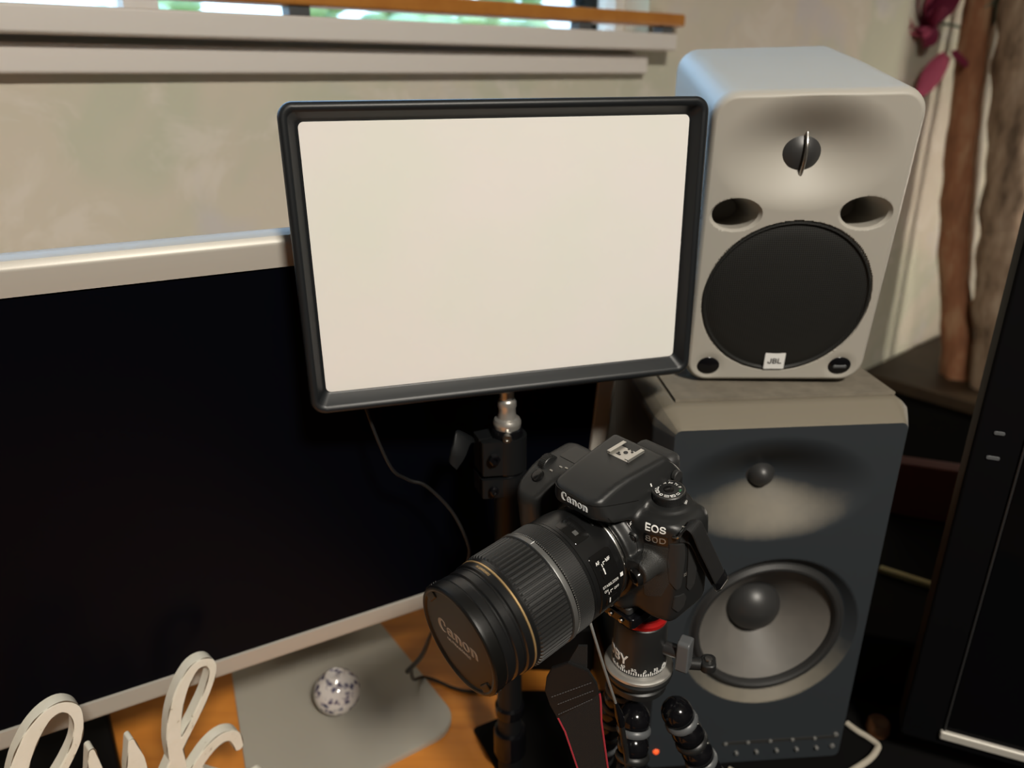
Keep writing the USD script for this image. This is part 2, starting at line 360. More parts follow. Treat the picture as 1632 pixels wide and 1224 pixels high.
# ------------------------------------------------------------------ the room (wall frame: U along the window wall, N into the room)
az = math.radians(50.9)
U = V(math.sin(az), math.cos(az), 0); N = V(U[1], -U[0], 0); Z = V(0, 0, 1)
FLOOR, CEIL = -0.72, 1.96
def wl(u, n, z): return U * u + N * n + Z * z
def wbox(u0, u1, n0, n1, z0, z1, r=0.0):
    s = V(u1 - u0, n1 - n0, z1 - z0)
    if r: m = rbox((0, 0, 0), s, r)
    else: m = trimesh.creation.box(s)
    # (U, N, Z) is left-handed, so flip the faces
    m.invert(); return place(m, wl((u0+u1)/2, (n0+n1)/2, (z0+z1)/2), U, N, Z)
def wall_with_hole(u0, u1, z0, z1, hole, n0, n1):
    a, b, c, d = hole
    parts = [wbox(u0, a, n0, n1, z0, z1), wbox(b, u1, n0, n1, z0, z1), wbox(a, b, n0, n1, z0, c), wbox(a, b, n0, n1, d, z1)]
    return cat_(*parts)
WIN = (-0.55, 1.135, 0.752, 1.62)
U0, U1, N0, N1 = -1.9, 3.9, -1.0, 2.4
S = dict(kind='structure')
obj('wall_back', wall_with_hole(U0, U1, FLOOR, CEIL, WIN, N0 - 0.14, N0), 'wallpaper', smooth=False, **S)
obj('wall_front', wbox(U0, U1, N1, N1 + 0.1, FLOOR, CEIL), 'dark_paint', smooth=False, **S)
obj('wall_left', wbox(U0 - 0.1, U0, N0 - 0.14, N1 + 0.1, FLOOR, CEIL), 'dark_paint', smooth=False, **S)
obj('wall_right', wbox(U1, U1 + 0.1, N0 - 0.14, N1 + 0.1, FLOOR, CEIL), 'dark_paint', smooth=False, **S)
obj('floor', wbox(U0 - 0.1, U1 + 0.1, N0 - 0.14, N1 + 0.1, FLOOR - 0.05, FLOOR), 'floor_wood', smooth=False, **S)
obj('ceiling', wbox(U0 - 0.1, U1 + 0.1, N0 - 0.14, N1 + 0.1, CEIL, CEIL + 0.08), 'plain_white', smooth=False, **S)
# window: frame and pane in the opening, sill board and apron inside
win = thing('window_1', None, None, wl((WIN[0] + WIN[1]) / 2, N0 - 0.08, WIN[2]), kind='structure')
fr = cat_(wbox(WIN[0], WIN[0] + .04, N0 - .11, N0 - .06, WIN[2], WIN[3]), wbox(WIN[1] - .025, WIN[1], N0 - .11, N0 - .06, WIN[2], WIN[3]),
          wbox(WIN[0], WIN[1], N0 - .11, N0 - .06, WIN[3] - .04, WIN[3]), wbox(WIN[0], WIN[1], N0 - .11, N0 - .06, WIN[2], WIN[2] + .014),
          wbox(0.27, 0.31, N0 - .11, N0 - .06, WIN[2], WIN[3]))
obj('window_frame', fr, 'sill_white', win, smooth=False)
obj('pane', wbox(WIN[0] + .03, 0.28, N0 - .088, N0 - .084, WIN[2] + .01, WIN[3] - .03), 'pane', win, smooth=False)
obj('pane', wbox(0.30, WIN[1] - .02, N0 - .088, N0 - .084, WIN[2] + .01, WIN[3] - .03), 'pane', win, smooth=False)
obj('trim_1', wbox(-0.75, 1.165, N0 - .055, N0 + 0.045, .736, .764, 0.004), 'sill_white', **S)     # sill board
obj('trim_2', wbox(-0.72, 1.118, N0, N0 + 0.020, .698, .729, 0.004), 'sill_white', **S)            # apron under it

# orange wooden rail lying on the sill on small feet
rail = thing('wooden_rail', 'orange varnished wooden rail lying along the white window sill', 'rail', wl(0.75, N0 + .022, .764))
obj('board', wbox(-0.40, 1.190, N0 + .004, N0 + .040, .776, .7965, 0.004), 'rail_wood', rail)
for uu in (0.45, 0.945, 1.150):
    obj('foot', wbox(uu - .014, uu + .014, N0 + .010, N0 + .034, .764, .777, 0.002), 'slate_grey', rail)

# ceiling lamp: the fitting around the disk light
for pos_, r_, lab_ in ((LAMP_POS, .175, 'round white ceiling lamp hanging above and behind the viewpoint'),):
    lp = thing('ceiling_lamp', lab_, 'lamp', pos_ + V(0, 0, .06))
    obj('lamp_rim', place(ringlathe([(r_, -0.045), (r_ + .015, -0.045), (r_ + .015, 0.0595), (r_, 0.0595)], 48), pos_, V(1, 0, 0), V(0, 1, 0), Z), 'lamp_white', lp)
    obj('lamp_back', place(lathe([(r_ + .005, 0.0), (r_ + .005, 0.058)], 48), pos_, V(1, 0, 0), V(0, 1, 0), Z), 'lamp_white', lp)

# garden beyond the window
obj('lawn', wbox(-8, 9, -14, -1.3, -1.7, -1.605), 'lawn', label='green lawn outside beyond the window', cat='lawn', kind='stuff', smooth=False)
def garden_tree(u, n, h, r, label):
    b = wl(u, n, -1.6); t = thing('garden_tree', label, 'tree', b)
    obj('trunk', tube([b, b + V(0.03, 0.02, h * .5), b + V(0, 0.05, h * .75)], [0.10, 0.06], 8), 'tree_bark', t)
    leaves, base = [], trimesh.creation.icosphere(1, 1.0)
    for _ in range(260):
        d = rng.normal(size=3); d /= np.linalg.norm(d); p = b + V(0, 0, h * .72) + d * r * rng.uniform(0.55, 1.0) * V(1, 1, 0.85)
        q = base.copy(); q.apply_scale(rng.uniform(0.06, 0.15) * V(1, 1, 0.5)); q.apply_translation(p); leaves.append(q)
    obj('foliage', trimesh.util.concatenate(leaves), 'foliage', t, kind='stuff')
garden_tree(2.9, -4.4, 3.2, 1.15, 'yellow-green leafy tree outside seen over the wooden rail')
garden_tree(0.8, -5.5, 3.4, 1.3, 'green garden tree outside behind the left part of the window')

# desk
D0 = thing('desk', 'orange varnished wooden desk under the monitor, speakers and camera', 'desk', wl(0.3, -0.6, FLOOR))
obj('desktop', wbox(-0.75, 1.30, N0 + .004, 0.05, -0.03, 0.0, 0.004), 'desk_wood', D0)
for uu in (-0.70, 1.24):
    for nn in (-0.94, -0.02):
        obj('leg', wbox(uu - .03, uu + .03, nn - .03, nn + .03, FLOOR, -0.03, 0.004), 'desk_wood', D0)

# ------------------------------------------------------------------ big silver-framed monitor
mx, my, mz = frame(math.radians(28), math.radians(-6.6))
MC = V(-0.1615, 0.5935, 0.3696) - mx * 0.02
MW, MH = 0.66, 0.43
mon = thing('monitor', 'black flat monitor in a silver aluminium frame on a wide aluminium foot', 'monitor', V(-0.23, 0.70, 0.0))
MP = lambda m: place(m, MC, mx, my, mz)
def mloop(w, h, r, z, dy=0.0):
    l = L3(rrect(w, h, r, 8), z); l[:, 1] += dy; return l
# housing: rounded nose at top, thin sides, shallow back
hous = loft([mloop(MW - .03, MH - .03, .006, -.030), mloop(MW - .004, MH - .004, .006, -.024), mloop(MW, MH, .006, -.018), mloop(MW, MH, .006, -.010), mloop(MW - .003, MH - .003, .006, -.004),
             mloop(MW - .010, MH - .010, .005, -.0008), mloop(MW - .016, MH - .016, .004, 0.0), mloop(MW - .051, MH - .050, .003, 0.0), mloop(MW - .052, MH - .051, .003, -.004), mloop(MW - .06, MH - .06, .003, -.005)], True, True)
obj('frame', MP(hous), 'aluminium', mon, label='silver aluminium frame with a rounded top edge')
obj('screen', MP(slab(MW - .053, MH - .052, -.0045, -.0018, .003, .0003)), 'screen_black', mon, label='matt black switched-off screen')
hinge = cat_(cyl(MC - my * .10 - mz * .030, MC - my * .10 - mz * .075, .022), )
obj('hinge', hinge, 'foot_aluminium', mon)
# bent sheet foot: flat plate with rounded front corners and an upright neck behind
fx = V(0.5, -0.866, 0); fl = V(0.866, 0.5, 0); fo = V(-0.2117, 0.70, 0.0)
fpoly = Polygon([(-.0587, .6444), (-.200, .845), (-.400, .834), (-.2561, .5144)]).buffer(-.034).buffer(.034, 24)
foot = bevel_ext(fpoly, .0070, .0020, 3); foot.apply_translation((0, 0, .0006))
obj('foot', foot, 'foot_aluminium', mon, label='flat aluminium foot plate')
nb = fo - fx * 0.105 + Z * .004
nk = [nb + V(0, 0, 0), nb - fx * .006 + Z * .012, nb + Z * .10, MC - my * .10 - mz * .070]
neck = loft([np.array([p - fl * .055, p + fl * .055, p + fl * .055 - fx * .006, p - fl * .055 - fx * .006]) for p in spline(nk, 8)])
obj('neck', neck, 'foot_aluminium', mon, smooth=50)

# china ball on the foot
bc = V(-0.205, 0.668, 0.0)
chb = thing('china_ball', 'blue and white patterned china ball sitting on the aluminium foot', 'ball', bc + Z * .0078)
br = .0265
pb = [(0.0, .0), (.012, 0.0), (.0135, .002)] + [(br * math.cos(t), br * 0.97 + br * 0.97 * math.sin(t)) for t in np.linspace(-1.0, 1.25, 22)] + [(.0085, .0500), (.0075, .0512), (0, .0505)]
obj('body', place(lathe(pb, 40), bc + Z * .0078, V(1, 0, 0), V(0, 1, 0), Z), 'china', chb)
obj('top_ring', place(ringlathe([(.0092, .0500), (.0115, .0485), (.0125, .0492), (.0105, .0512)], 32), bc + Z * .0078, V(1, 0, 0), V(0, 1, 0), Z), 'china', chb, label='raised ring around the top of the ball')

# ------------------------------------------------------------------ black box under the monitor, cream lettering on it
bx_u = V(0.55, -0.83, 0); bx_u /= np.linalg.norm(bx_u); bx_v = V(-bx_u[1], bx_u[0], 0)
b0 = V(-0.4200, 0.575, 0.0)
box_h = 0.05
obj('black_box', place(slab(0.36, 0.34, 0.0005, box_h, .012, .004), b0 - bx_u * 0.0 - bx_v * 0.165, bx_u, bx_v, Z), 'near_black_wood',
    label='low black box on the desk beneath the cream letters and the monitor', cat='box')
SP = V(-0.2906, 0.5016, 0.1556); sx, sy, sn = frame(math.radians(45))
zb = box_h - SP[2]                                 # local y of the box top
letter_paths = [   # (points, half widths) in the plane of the letters, metres
    ([(-.133, .020), (-.1245, .048), (-.1165, .066), (-.106, .081), (-.0955, .0895), (-.0855, .0905), (-.0785, .083), (-.0775, .070), (-.082, .054), (-.091, .040), (-.103, .026), (-.117, .012), (-.126, -.006), (-.126, -.030), (-.116, -.045), (-.102, -.040), (-.090, -.022), (-.0800, .006), (-.0748, .034)],
     [.0062, .0066, .0066, .0062, .0052, .0048, .0042, .0036, .0034, .0036, .004, .005, .006, .0062, .0055, .005, .005, .0048, .0028]),
    ([(-.0748, .036), (-.076, .010), (-.078, -.018), (-.074, -.042), (-.064, -.046), (-.0555, -.028), (-.0495, .000), (-.0462, .0235)], [.0024, .0055, .0064, .0062, .0050, .005, .0052, .0026]),
    ([(-.0462, .0245), (-.0450, .000), (-.0455, -.024), (-.043, -.044), (-.035, -.046), (-.025, -.030), (-.012, -.010), (.0060, .012), (.0205, .033), (.0285, .052), (.0245, .0625), (.0135, .0630), (.0015, .0500), (-.0085, .0290), (-.0150, .000), (-.0160, -.035), (-.018, -.075), (-.019, -.100)],
     [.0024, .0052, .0058, .0056, .0048, .0042, .0040, .0034, .0032, .0034, .0040, .0046, .0054, .0060, .0064, .0064, .0062, .006]),
    ([(-.019, -.060), (-.004, -.044), (.010, -.032), (.022, -.027), (.031, -.029), (.0365, -.036), (.0378, -.048)], [.0045, .0055, .0058, .0058, .0054, .005, .0042]),
    ([(-.004, -.044), (.006, -.062), (.020, -.080), (.034, -.094), (.046, -.098)], [.005, .0056, .006, .0058, .003]),
    ([(-.133, .020), (-.142, -.010), (-.146, -.045), (-.147, -.088)], [.006, .006, .006, .0058]),
    ([(-.152, -.1005), (.052, -.1005)], [.006, .006])]
sh = []
for pts, hw_ in letter_paths:
    q = spline(np.column_stack([pts, np.zeros(len(pts))]), 9)[:, :2]; w = np.interp(np.linspace(0, len(pts) - 1, len(q)), np.arange(len(pts)), hw_)
    for k in range(len(q) - 1):
        sh.append(unary_union([Point(q[k]).buffer(w[k], 12), Point(q[k+1]).buffer(w[k+1], 12)]).convex_hull)
word = unary_union(sh).intersection(sbox(-.2, zb, .1, .2)).simplify(0.00012)
lsg = thing('letter_sign', 'cream painted wooden script letters with looped strokes standing before the monitor', 'sign', V(SP[0], SP[1], box_h))
obj('letters', place(bevel_ext(word, .012, .0012), SP - sn * .006, sx, sy, sn), 'cream_paint', lsg, smooth=25)
wear = []
for ring in [r for g_ in getattr(word, 'geoms', [word]) for r in (g_.exterior, *g_.interiors)]:
    L_ = ring.length; t0 = 0.0
    while t0 < L_:
        l_ = rng.uniform(.006, .030); t1 = min(t0 + l_, L_)
        pts = [ring.interpolate(t).coords[0] for t in np.linspace(t0, t1, max(3, int(l_ / .0015)))]
        if pts[0][1] > zb + .004: wear.append(tube([(x_, y_, .0116) for x_, y_ in pts], [.0001, rng.uniform(.0004, .0007), .0001], 6))
        t0 = t1 + rng.uniform(.002, .022)
obj('worn_edge', place(cat_(*wear), SP - sn * .006, sx, sy, sn), 'worn_brown', lsg, label='rubbed brown edges', smooth=True)

# ------------------------------------------------------------------ speakers
def baffle(outline, f, K, back, edge, flat_bottom=False):
    """Closed cabinet: concentric rings of the outline carry the front heights f(x, y); a rounded edge, then straight sides to the back.
    edge: list of (outward offset factor along the outline scale, depth), from the front rim backwards."""
    cx = outline.mean(0); rings = []
    for k in np.linspace(0.02, 1, K):
        l = cx + (outline - cx) * k; rings.append(np.column_stack([l, f(l[:, 0], l[:, 1])]))
    for d, zz in edge:
        nrm = np.roll(outline, -1, 0) - np.roll(outline, 1, 0); nrm = np.column_stack([nrm[:, 1], -nrm[:, 0]]); nrm /= np.linalg.norm(nrm, axis=1, keepdims=True)
        if flat_bottom: nrm[:, 1] = np.maximum(nrm[:, 1], 0)
        l = outline + nrm * d; rings.append(np.column_stack([l, np.full(len(l), zz)]))
    for s_, ox, oy, zz in back:
        l = rings[len(rings) - 1][:, :2]; c2 = l.mean(0)
        rings.append(np.column_stack([c2 + (l - c2) * s_ + V(ox, oy), np.full(len(l), zz)]))
    return loft(rings)
def dense(w, h, r, n):
    l = rrect(w, h, r, 14); ring = LineString(np.vstack([l, l[:1]])); return np.array([ring.interpolate(t, normalized=True).coords[0] for t in np.linspace(0, 1, n, endpoint=False)])
def smooth_bowl(q): return np.where(q < 1, (1 - q) ** 2 * (1 + 2 * q), 0.0)

# -- small silver speaker, leaning forward on a wedge pad
JC = V(0.2421, 0.639, 0.5079); jx, jy, jz = frame(math.radians(-3.65), math.radians(-10.27), math.radians(1.07))
JP = lambda m: place(m, JC, jx, jy, jz)
js = thing('small_speaker', 'small silver-grey studio speaker leaning forward on top of the large speaker', 'speaker', JC - jy * .09)
jout = dense(.154, .252, .016, 320) + V(.0005, .0455)
def jf(x, y):
    q = np.hypot((x + .002) / .073, (y - .1285) / .0475)
    z = -.0210 * smooth_bowl(q * 0.98)
    r = np.hypot(x, y)
    z = z - .0018 * (r < .0730)
    for cx, cy, rr in ((-.0600, -.0685, .0165), (.0600, -.0685, .0165)):
        z = z - .003 * smooth_bowl(np.hypot(x - cx, y - cy) / rr)
    return z
jcab = baffle(jout, jf, 150, [(1.0, 0, 0, -.12), (0.985, 0, 0, -.215), (0.95, 0, 0, -.232)], [(.0010, -.0004), (.0028, -.0018), (.0044, -.0048), (.005, -.009)])
jm = tri2man(jcab)
for sgn in (-1, 1):
    cs = m3.CrossSection([[(0.0195 * math.cos(t), 0.0130 * math.sin(t)) for t in np.linspace(0, 2*math.pi, 40, endpoint=False)]])
    port = cs.extrude(.075, 8, 0.0, (0.80, 0.80)).rotate((180 - 15, 0, 0)).translate((sgn * .0525, .0802, .003))
    flare = cs.extrude(.005, 4, 0.0, (0.84, 0.84)).scale((1.14, 1.14, 1)).rotate((180, 0, 0)).translate((sgn * .0525, .0785, .0005))
    jm = jm - port - flare
jb = obj('cabinet', JP(man2tri(jm)), 'speaker_silver', js, smooth=40)
tc = V(-.002, .1205, -.0200)
twl = lathe([(0, .0070), (.007, .0064), (.012, .0044), (.0168, .0010), (.0182, -.0005), (.0184, -.004)], 40); twl.apply_translation(tc)
obj('tweeter', JP(twl), 'dome_black', js, label='black dome tweeter set in a hollow')
trl = ringlathe([(.0184, -.001), (.0190, .0008), (.0215, .0008), (.0235, -.0025), (.0184, -.004)], 48); trl.apply_translation(tc)
obj('tweeter_ring', JP(trl), 'speaker_silver', js)
blade = tube([tc + V(.000, -.0200, .001), tc + V(.0005, -.012, .0075), tc + V(.001, 0, .0100), tc + V(.0015, .012, .0075), tc + V(.002, .0205, .001)], .0014, 10, 8)
obj('phase_bar', JP(blade), 'steel', js, label='thin silver bar across the tweeter')
M['grille_mesh'] = usdkit.material(stage, '/World/Looks/grille_mesh', {
    'c': ('texture_coordinate', {}), 'dx': ('vector_math', {'math_type': 'dot_product', 'vector2': jx}), 'dy': ('vector_math', {'math_type': 'dot_product', 'vector2': jy}), 'k': ('combine_xyz', {}),
    'v': ('voronoi_texture', {'scale': 560.0, 'randomness': 0.0, 'dimensions': '2D'}), 'r': ('rgb_ramp', {'ramp': [(0.30, (0.004, 0.004, 0.004)), (0.45, (0.024, 0.024, 0.022))]}),
    'p': ('principled_bsdf', {'roughness': 0.55, 'specular_ior_level': 0.3})},
    [('c.object', 'dx.vector1'), ('c.object', 'dy.vector1'), ('dx.value', 'k.x'), ('dy.value', 'k.y'), ('k.vector', 'v.vector'), ('v.distance', 'r.fac'), ('r.color', 'p.base_color')], surface='p.BSDF')
grl = lathe([(0, .0050), (.02, .0046), (.04, .0034), (.058, .0014), (.0655, -.0002), (.0675, -.0012), (.0690, -.0012), (.0705, .0006), (.0720, .0002), (.0722, -.003)], 96)
obj('woofer_grille', JP(grl), 'grille_mesh', js, label='black perforated round grille over the woofer')
bdg = slab(.0185, .0175, 0, .0014, .0008, .0004); bdg.apply_translation(V(-.0005, -.0615, .0005))
bp = obj('badge', JP(bdg), 'white_print', js, label='small white badge at the foot of the grille')
tj = text('JBL', .0052, .0003, True); tj.apply_translation(V(-.0005, -.0615, .00195))
obj('lettering', JP(tj), 'grille_black', bp)
for sgn, nm in ((-1, 'indicator'), (1, 'rocker_switch')):
    k = lathe([(0, .0030), (.008, .0025), (.0112, .0008), (.0124, -.001), (.0127, -.004)], 32); k.apply_scale([1.0, 0.85, 1]); k.apply_translation(V(sgn * .0600, -.0685, -.0022))
    obj(nm, JP(k), 'gloss_black', js)
rk = rbox((.0600, -.0685, .0000), (.012, .0035, .002), .001); obj('rocker', JP(rk), 'slate_grey', js)

# -- large blue-grey speaker
BO = V(0.2947, 0.5986, 0.0); bxx, byy, bzz = V(math.cos(math.radians(4)), math.sin(math.radians(4)), 0), Z, V(math.sin(math.radians(4)), -math.cos(math.radians(4)), 0)
BP = lambda m: place(m, BO, bxx, byy, bzz)
bs = thing('large_speaker', 'large dark blue-grey studio speaker with dusty top and a bare woofer cone', 'speaker', BO + bxx * -.046)
bcx = -.0465
bout = dense(.212, .4018, .006, 400) + V(bcx, .2036)
WC = V(-.0385, .1750)
def bf(x, y):
    z = -.034 * smooth_bowl(np.hypot((x + .0560) / .098, (y - .3400) / .0560))
    r = np.hypot(x - WC[0], y - WC[1])
    fl_ = np.clip((.0895 - r) / .0095, 0, 1)
    return z - .0095 * fl_ ** 1.0
bcab = baffle(bout, bf, 170, [(1.0, 0, 0, -.20), (1.0, 0, 0, -.285), (.97, 0, 0, -.292)], [(.0022, -.0030), (.0125, -.0215), (.0140, -.0245), (.0142, -.0285)], True)
bm = tri2man(bcab) - tri2man(place(lathe([(.0795, -.062), (.0795, .005)], 96), V(WC[0], WC[1], 0), V(1, 0, 0), V(0, 1, 0), Z))
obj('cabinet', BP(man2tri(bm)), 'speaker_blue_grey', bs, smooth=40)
tw = V(-.0565, .3410, -.0330)
d = lathe([(0, .0135), (.004, .0130), (.008, .0108), (.0112, .0066), (.0128, .002), (.0150, .0005), (.0160, -.002)], 40); d.apply_translation(tw)
obj('tweeter', BP(d), 'dome_black', bs, label='black domed tweeter in an oval hollow')
wo = V(WC[0], WC[1], -.0095)
PW = lambda m: BP(place(m, wo, V(1, 0, 0), V(0, 1, 0), Z))
obj('woofer_surround', PW(ringlathe([(.0800, -.006), (.0800, .000), (.0775, .0005), (.0755, .0030), (.0740, .0040), (.0720, .0040), (.0700, .0026), (.0685, -.001), (.0685, -.004)], 96)), 'black_rubber', bs, label='black rubber ring around the woofer cone')
obj('woofer_cone', PW(loft([np.column_stack([r * np.cos(a_), r * np.sin(a_), np.full(96, zz)]) for a_ in [np.linspace(0, 2*math.pi, 96, endpoint=False)] for r, zz in [(.0690, -.003), (.058, -.0115), (.042, -.0250), (.028, -.0375), (.022, -.043), (.022, -.047), (.0690, -.008)]], False, False, True)), 'cone_grey', bs, label='grey woofer cone')
obj('dust_cap', PW(lathe([(0, -.0150), (.007, -.0156), (.014, -.0180), (.021, -.0225), (.0262, -.0290), (.0285, -.0350), (.0285, -.044)], 48)), 'dome_black', bs, label='dark domed dust cap in the middle of the cone')
strip = slab(.128, .0042, 0, .0006, .001, .0002); strip.apply_translation(V(-.0085, .0310, .0))
obj('control_strip', BP(strip), 'grille_black', bs)
def knob(x, y, r=.0022, h=.0022):
    k = lathe([(0, h), (r * .7, h), (r, h * .75), (r, 0)], 16); k.apply_translation(V(x, y, 0)); obj('control_knob', BP(k), 'control_grey', bs)
for i in range(5):
    knob(-.0690 + .0245 * i, .0310); knob(-.0560 + .0222 * i, .0175, .0022, .0035)
knob(.0520, .0345, .0028); knob(.0505, .0180, .0028)
ld = lathe([(0, .002), (.0025, .0016), (.0035, 0)], 16); ld.apply_translation(V(-.1440, .0255, 0)); obj('power_light', BP(ld), 'orange_led', bs, label='small orange power light')
# dusty wedge pad between the two speakers
pz = 0.4189
def prism_on(x0, x1, z0, z1, bot, top):
    lo = []
    for zz in (z0, z1):
        w_ = [BO + bxx * xx + bzz * zz for xx in (x0, x1)]
        lo.append(np.array([w_[0] + Z * bot, w_[1] + Z * bot, w_[1] + Z * top(w_[1]), w_[0] + Z * top(w_[0])]))
    m = loft(lo); m.fix_normals(); return m
obj('wedge_pad', prism_on(bcx + .004 - .103, bcx + .004 + .103, -.030, -.265, pz, lambda p: pz + .0026), 'dusty_pad', label='thin dusty pad lying on the large speaker under the small one', cat='pad', smooth=20)
jq = JC - jy * .0860
under = lambda p: jq[2] - ((p[0] - jq[0]) * jy[0] + (p[1] - jq[1]) * jy[1]) / jy[2] - .0012
obj('foam_wedge', prism_on(bcx + .006 - .060, bcx + .006 + .066, -.075, -.245, pz + .0027, under), 'black_rubber', label='dark foam wedge that tips the small speaker forward', cat='wedge', smooth=20)

# ------------------------------------------------------------------ light panel on its stand
PC = V(-.0009, .5696, .5651); px, py, pz_ = frame(math.radians(15.42), math.radians(1.05))
PP = lambda m: place(m, PC, px, py, pz_)
pn = thing('video_light', 'white rectangular light panel in a black bezel on a light stand', 'light', PC - py * .1135)
OW, OH, IW, IH = .3205, .2265, .2952, .1985
def pl(w, h, r, z, dy=-.0010): l = L3(rrect(w, h, r, 10), z); l[:, 1] += dy; return l
bez = loft([pl(OW - .010, OH - .010, .008, -.026), pl(OW - .003, OH - .003, .010, -.024), pl(OW, OH, .011, -.019), pl(OW, OH, .011, -.001), pl(OW - .0012, OH - .0012, .0105, .0014), pl(OW - .0045, OH - .0045, .0090, .0030),
            pl(OW - .0085, OH - .0085, .0075, .0032), pl(OW - .0120, OH - .0120, .006, .0024), pl(OW - .0135, OH - .0140, .0055, .0016), pl(IW + .0030, IH + .0030, .0045, -.0052, 0), pl(IW, IH, .004, -.0058, 0), pl(IW - .004, IH - .004, .003, -.0066, 0)], True, True)
obj('bezel', PP(bez), 'bezel_black', pn, label='black plastic bezel with a raised rim', smooth=38)
obj('diffuser', PP(slab(IW - .0004, IH - .0004, -.0064, -.0050, .0042, .0003, 8, 2)), 'diffuser_white', pn, label='flat white diffuser')
obj('mount_shoe', PP(rbox((-.0040, -.1155, -.0165), (.018, .004, .012), .0015)), 'black_plastic', pn)

PO = V(-.0045, .5860, 0)
PX, PY = V(1, 0, 0), V(0, 1, 0)
st = thing('light_stand', 'black light stand pole with a clamp and silver spigot holding the white panel', 'stand', PO)
AT = lambda m, z=0.0: place(m, PO + Z * z, PX, PY, Z)
obj('pole', AT(lathe([(.0125, .0055), (.0125, .372)], 40)), 'black_plastic', st)
obj('collar', AT(lathe([(.0125, .03), (.0160, .031), (.0170, .034), (.0170, .060), (.0160, .063), (.0125, .064)], 40)), 'gloss_black', st)
obj('collar', AT(lathe([(.0125, .084), (.0145, .085), (.0150, .088), (.0150, .096), (.0125, .099)], 40)), 'gloss_black', st)
bpx = V(0.46, -0.888, 0); bpx /= np.linalg.norm(bpx); bpy = V(-bpx[1], bpx[0], 0)
obj('base_plate', place(slab(.24, .118, .0018, .0058, .004, .001), V(-.047, .640, 0) + bpx * .12 + bpy * .059, bpx, bpy, Z), 'near_black_wood', st, label='flat black base plate')
# spigot (turned steel) from the clamp up into the panel's shoe
zs = .4150
obj('spigot', AT(lathe([(.0065, zs - .03), (.0100, zs - .006), (.0112, zs - .005), (.0122, zs - .001), (.0122, zs + .0015), (.0110, zs + .0040), (.0084, zs + .0052), (.0075, zs + .010), (.0075, zs + .014), (.0082, zs + .0155), (.0082, zs + .0200), (.0074, zs + .0215), (.0064, zs + .0225), (.0064, zs + .0320)], 48)), 'satin_steel', st, label='shiny turned steel spigot')
# clamp: two split collars with flat ears toward the left front
def clamp_part(z0, z1, ear):
    e = V(-0.93, -0.36, 0); e /= np.linalg.norm(e)
    c = m3.CrossSection([[(0.0170 * math.cos(t), 0.0170 * math.sin(t)) for t in np.linspace(0, 2*math.pi, 48, endpoint=False)]])
    pr = m3.CrossSection([[(-.0010, -.0170), (ear, -.0150), (ear, .0100), (-.0010, .0165)]])
    b = (c + pr).offset(-.0012, m3.JoinType.Round).offset(.0012, m3.JoinType.Round).extrude(z1 - z0)
    b = b - m3.CrossSection([[(.006, .0005), (.05, .0005), (.05, .0035), (.006, .0035)]]).extrude(.1).translate((0, 0, -.02))
    return place(man2tri(b), PO + Z * z0, e, V(-e[1], e[0], 0), Z)
obj('clamp_collar', clamp_part(.3720, .4040, .0262), 'black_plastic', st, label='upper clamp collar with a wing lever')
obj('clamp_collar', clamp_part(.3500, .3680, .0268), 'black_plastic', st)
obj('sleeve', AT(lathe([(.0140, .366), (.0140, .4050), (.0130, .4100), (.0105, .4115)], 40)), 'gloss_black', st)
e1 = V(-0.93, -0.36, 0); e1 /= np.linalg.norm(e1); e2 = V(-e1[1], e1[0], 0)
def screw(p, d, r, h, m_, sides=24, nm='bolt'):
    s_ = cat_(place(lathe([(r, -.002), (r, h * .7), (r * .8, h), (r * .42, h), (r * .38, h * .4), (0, h * .4)], sides), p, *axes_for(d))); obj(nm, s_, m_, st)
screw(PO + Z * .4065 + V(.0002, -.0140, 0), V(0.05, -1, 0.05), .0042, .003, 'chrome')
fd = -e2 if (-e2)[1] < 0 else e2
sgn = 1 if (fd @ e2) > 0 else -1
screw(PO + e1 * .0180 + fd * .0160 + Z * .3900, fd, .0052, .0030, 'gloss_black', 6)
screw(PO + e1 * .0185 + fd * .0160 + Z * .3595, fd, .0040, .0026, 'gloss_black')
lev = [PO + e1 * .024 - fd * .012 + Z * .394, PO + e1 * .036 - fd * .006 + Z * .401, PO + e1 * .043 - fd * .0 + Z * .3925, PO + e1 * .050 + fd * .002 + Z * .3810]
lv = spline(lev, 8); wd = np.interp(np.linspace(0, 1, len(lv)), [0, .4, .8, 1], [.005, .010, .008, .005])
obj('wing_lever', loft([np.array([p + Z * w + e1 * w * .6, p - Z * w * .35 - e1 * w * .5, p - Z * w * .35 - e1 * w * .5 - fd * .005, p + Z * w + e1 * w * .6 - fd * .005]) for p, w in zip(lv, wd)]), 'black_plastic', st, smooth=50)

# cable of the panel, hanging down and round to the desk
cab = [(-.1225, .5680, .478), (-.1222, .5655, .4439), (-.1058, .5668, .385), (-.0926, .5794, .3631), (-.0771, .5858, .3523), (-.0564, .5945, .3206), (-.0427, .592, .288), (-.0434, .5937, .2656), (-.060, .605, .21), (-.0842, .6255, .1585), (-.0998, .6388, .1116)]
pcb = thing('panel_cable', 'thin black cable hanging from the white panel down to the desk', 'cable', (-.05, .69, .003))
obj('wire', tube(cab, .0014, 8, 8), 'cable_black', pcb)
obj('plug', tube([(-.0842, .6255, .1585), (-.0998, .6388, .1116), (-.1205, .660, .070)], [.0014, .0024, .0028, .0028], 10, 6), 'cable_black', pcb)
obj('wire', tube([(-.1150, .653, .082), (-.1195, .690, .030), (-.112, .716, .008), (-.098, .716, .0035), (-.075, .704, .0030), (-.0564, .698, .003), (-.035, .700, .003), (-.020, .716, .003), (-.018, .745, .003), (-.022, .80, .003)], .0020, 8, 8), 'cable_black', pcb)

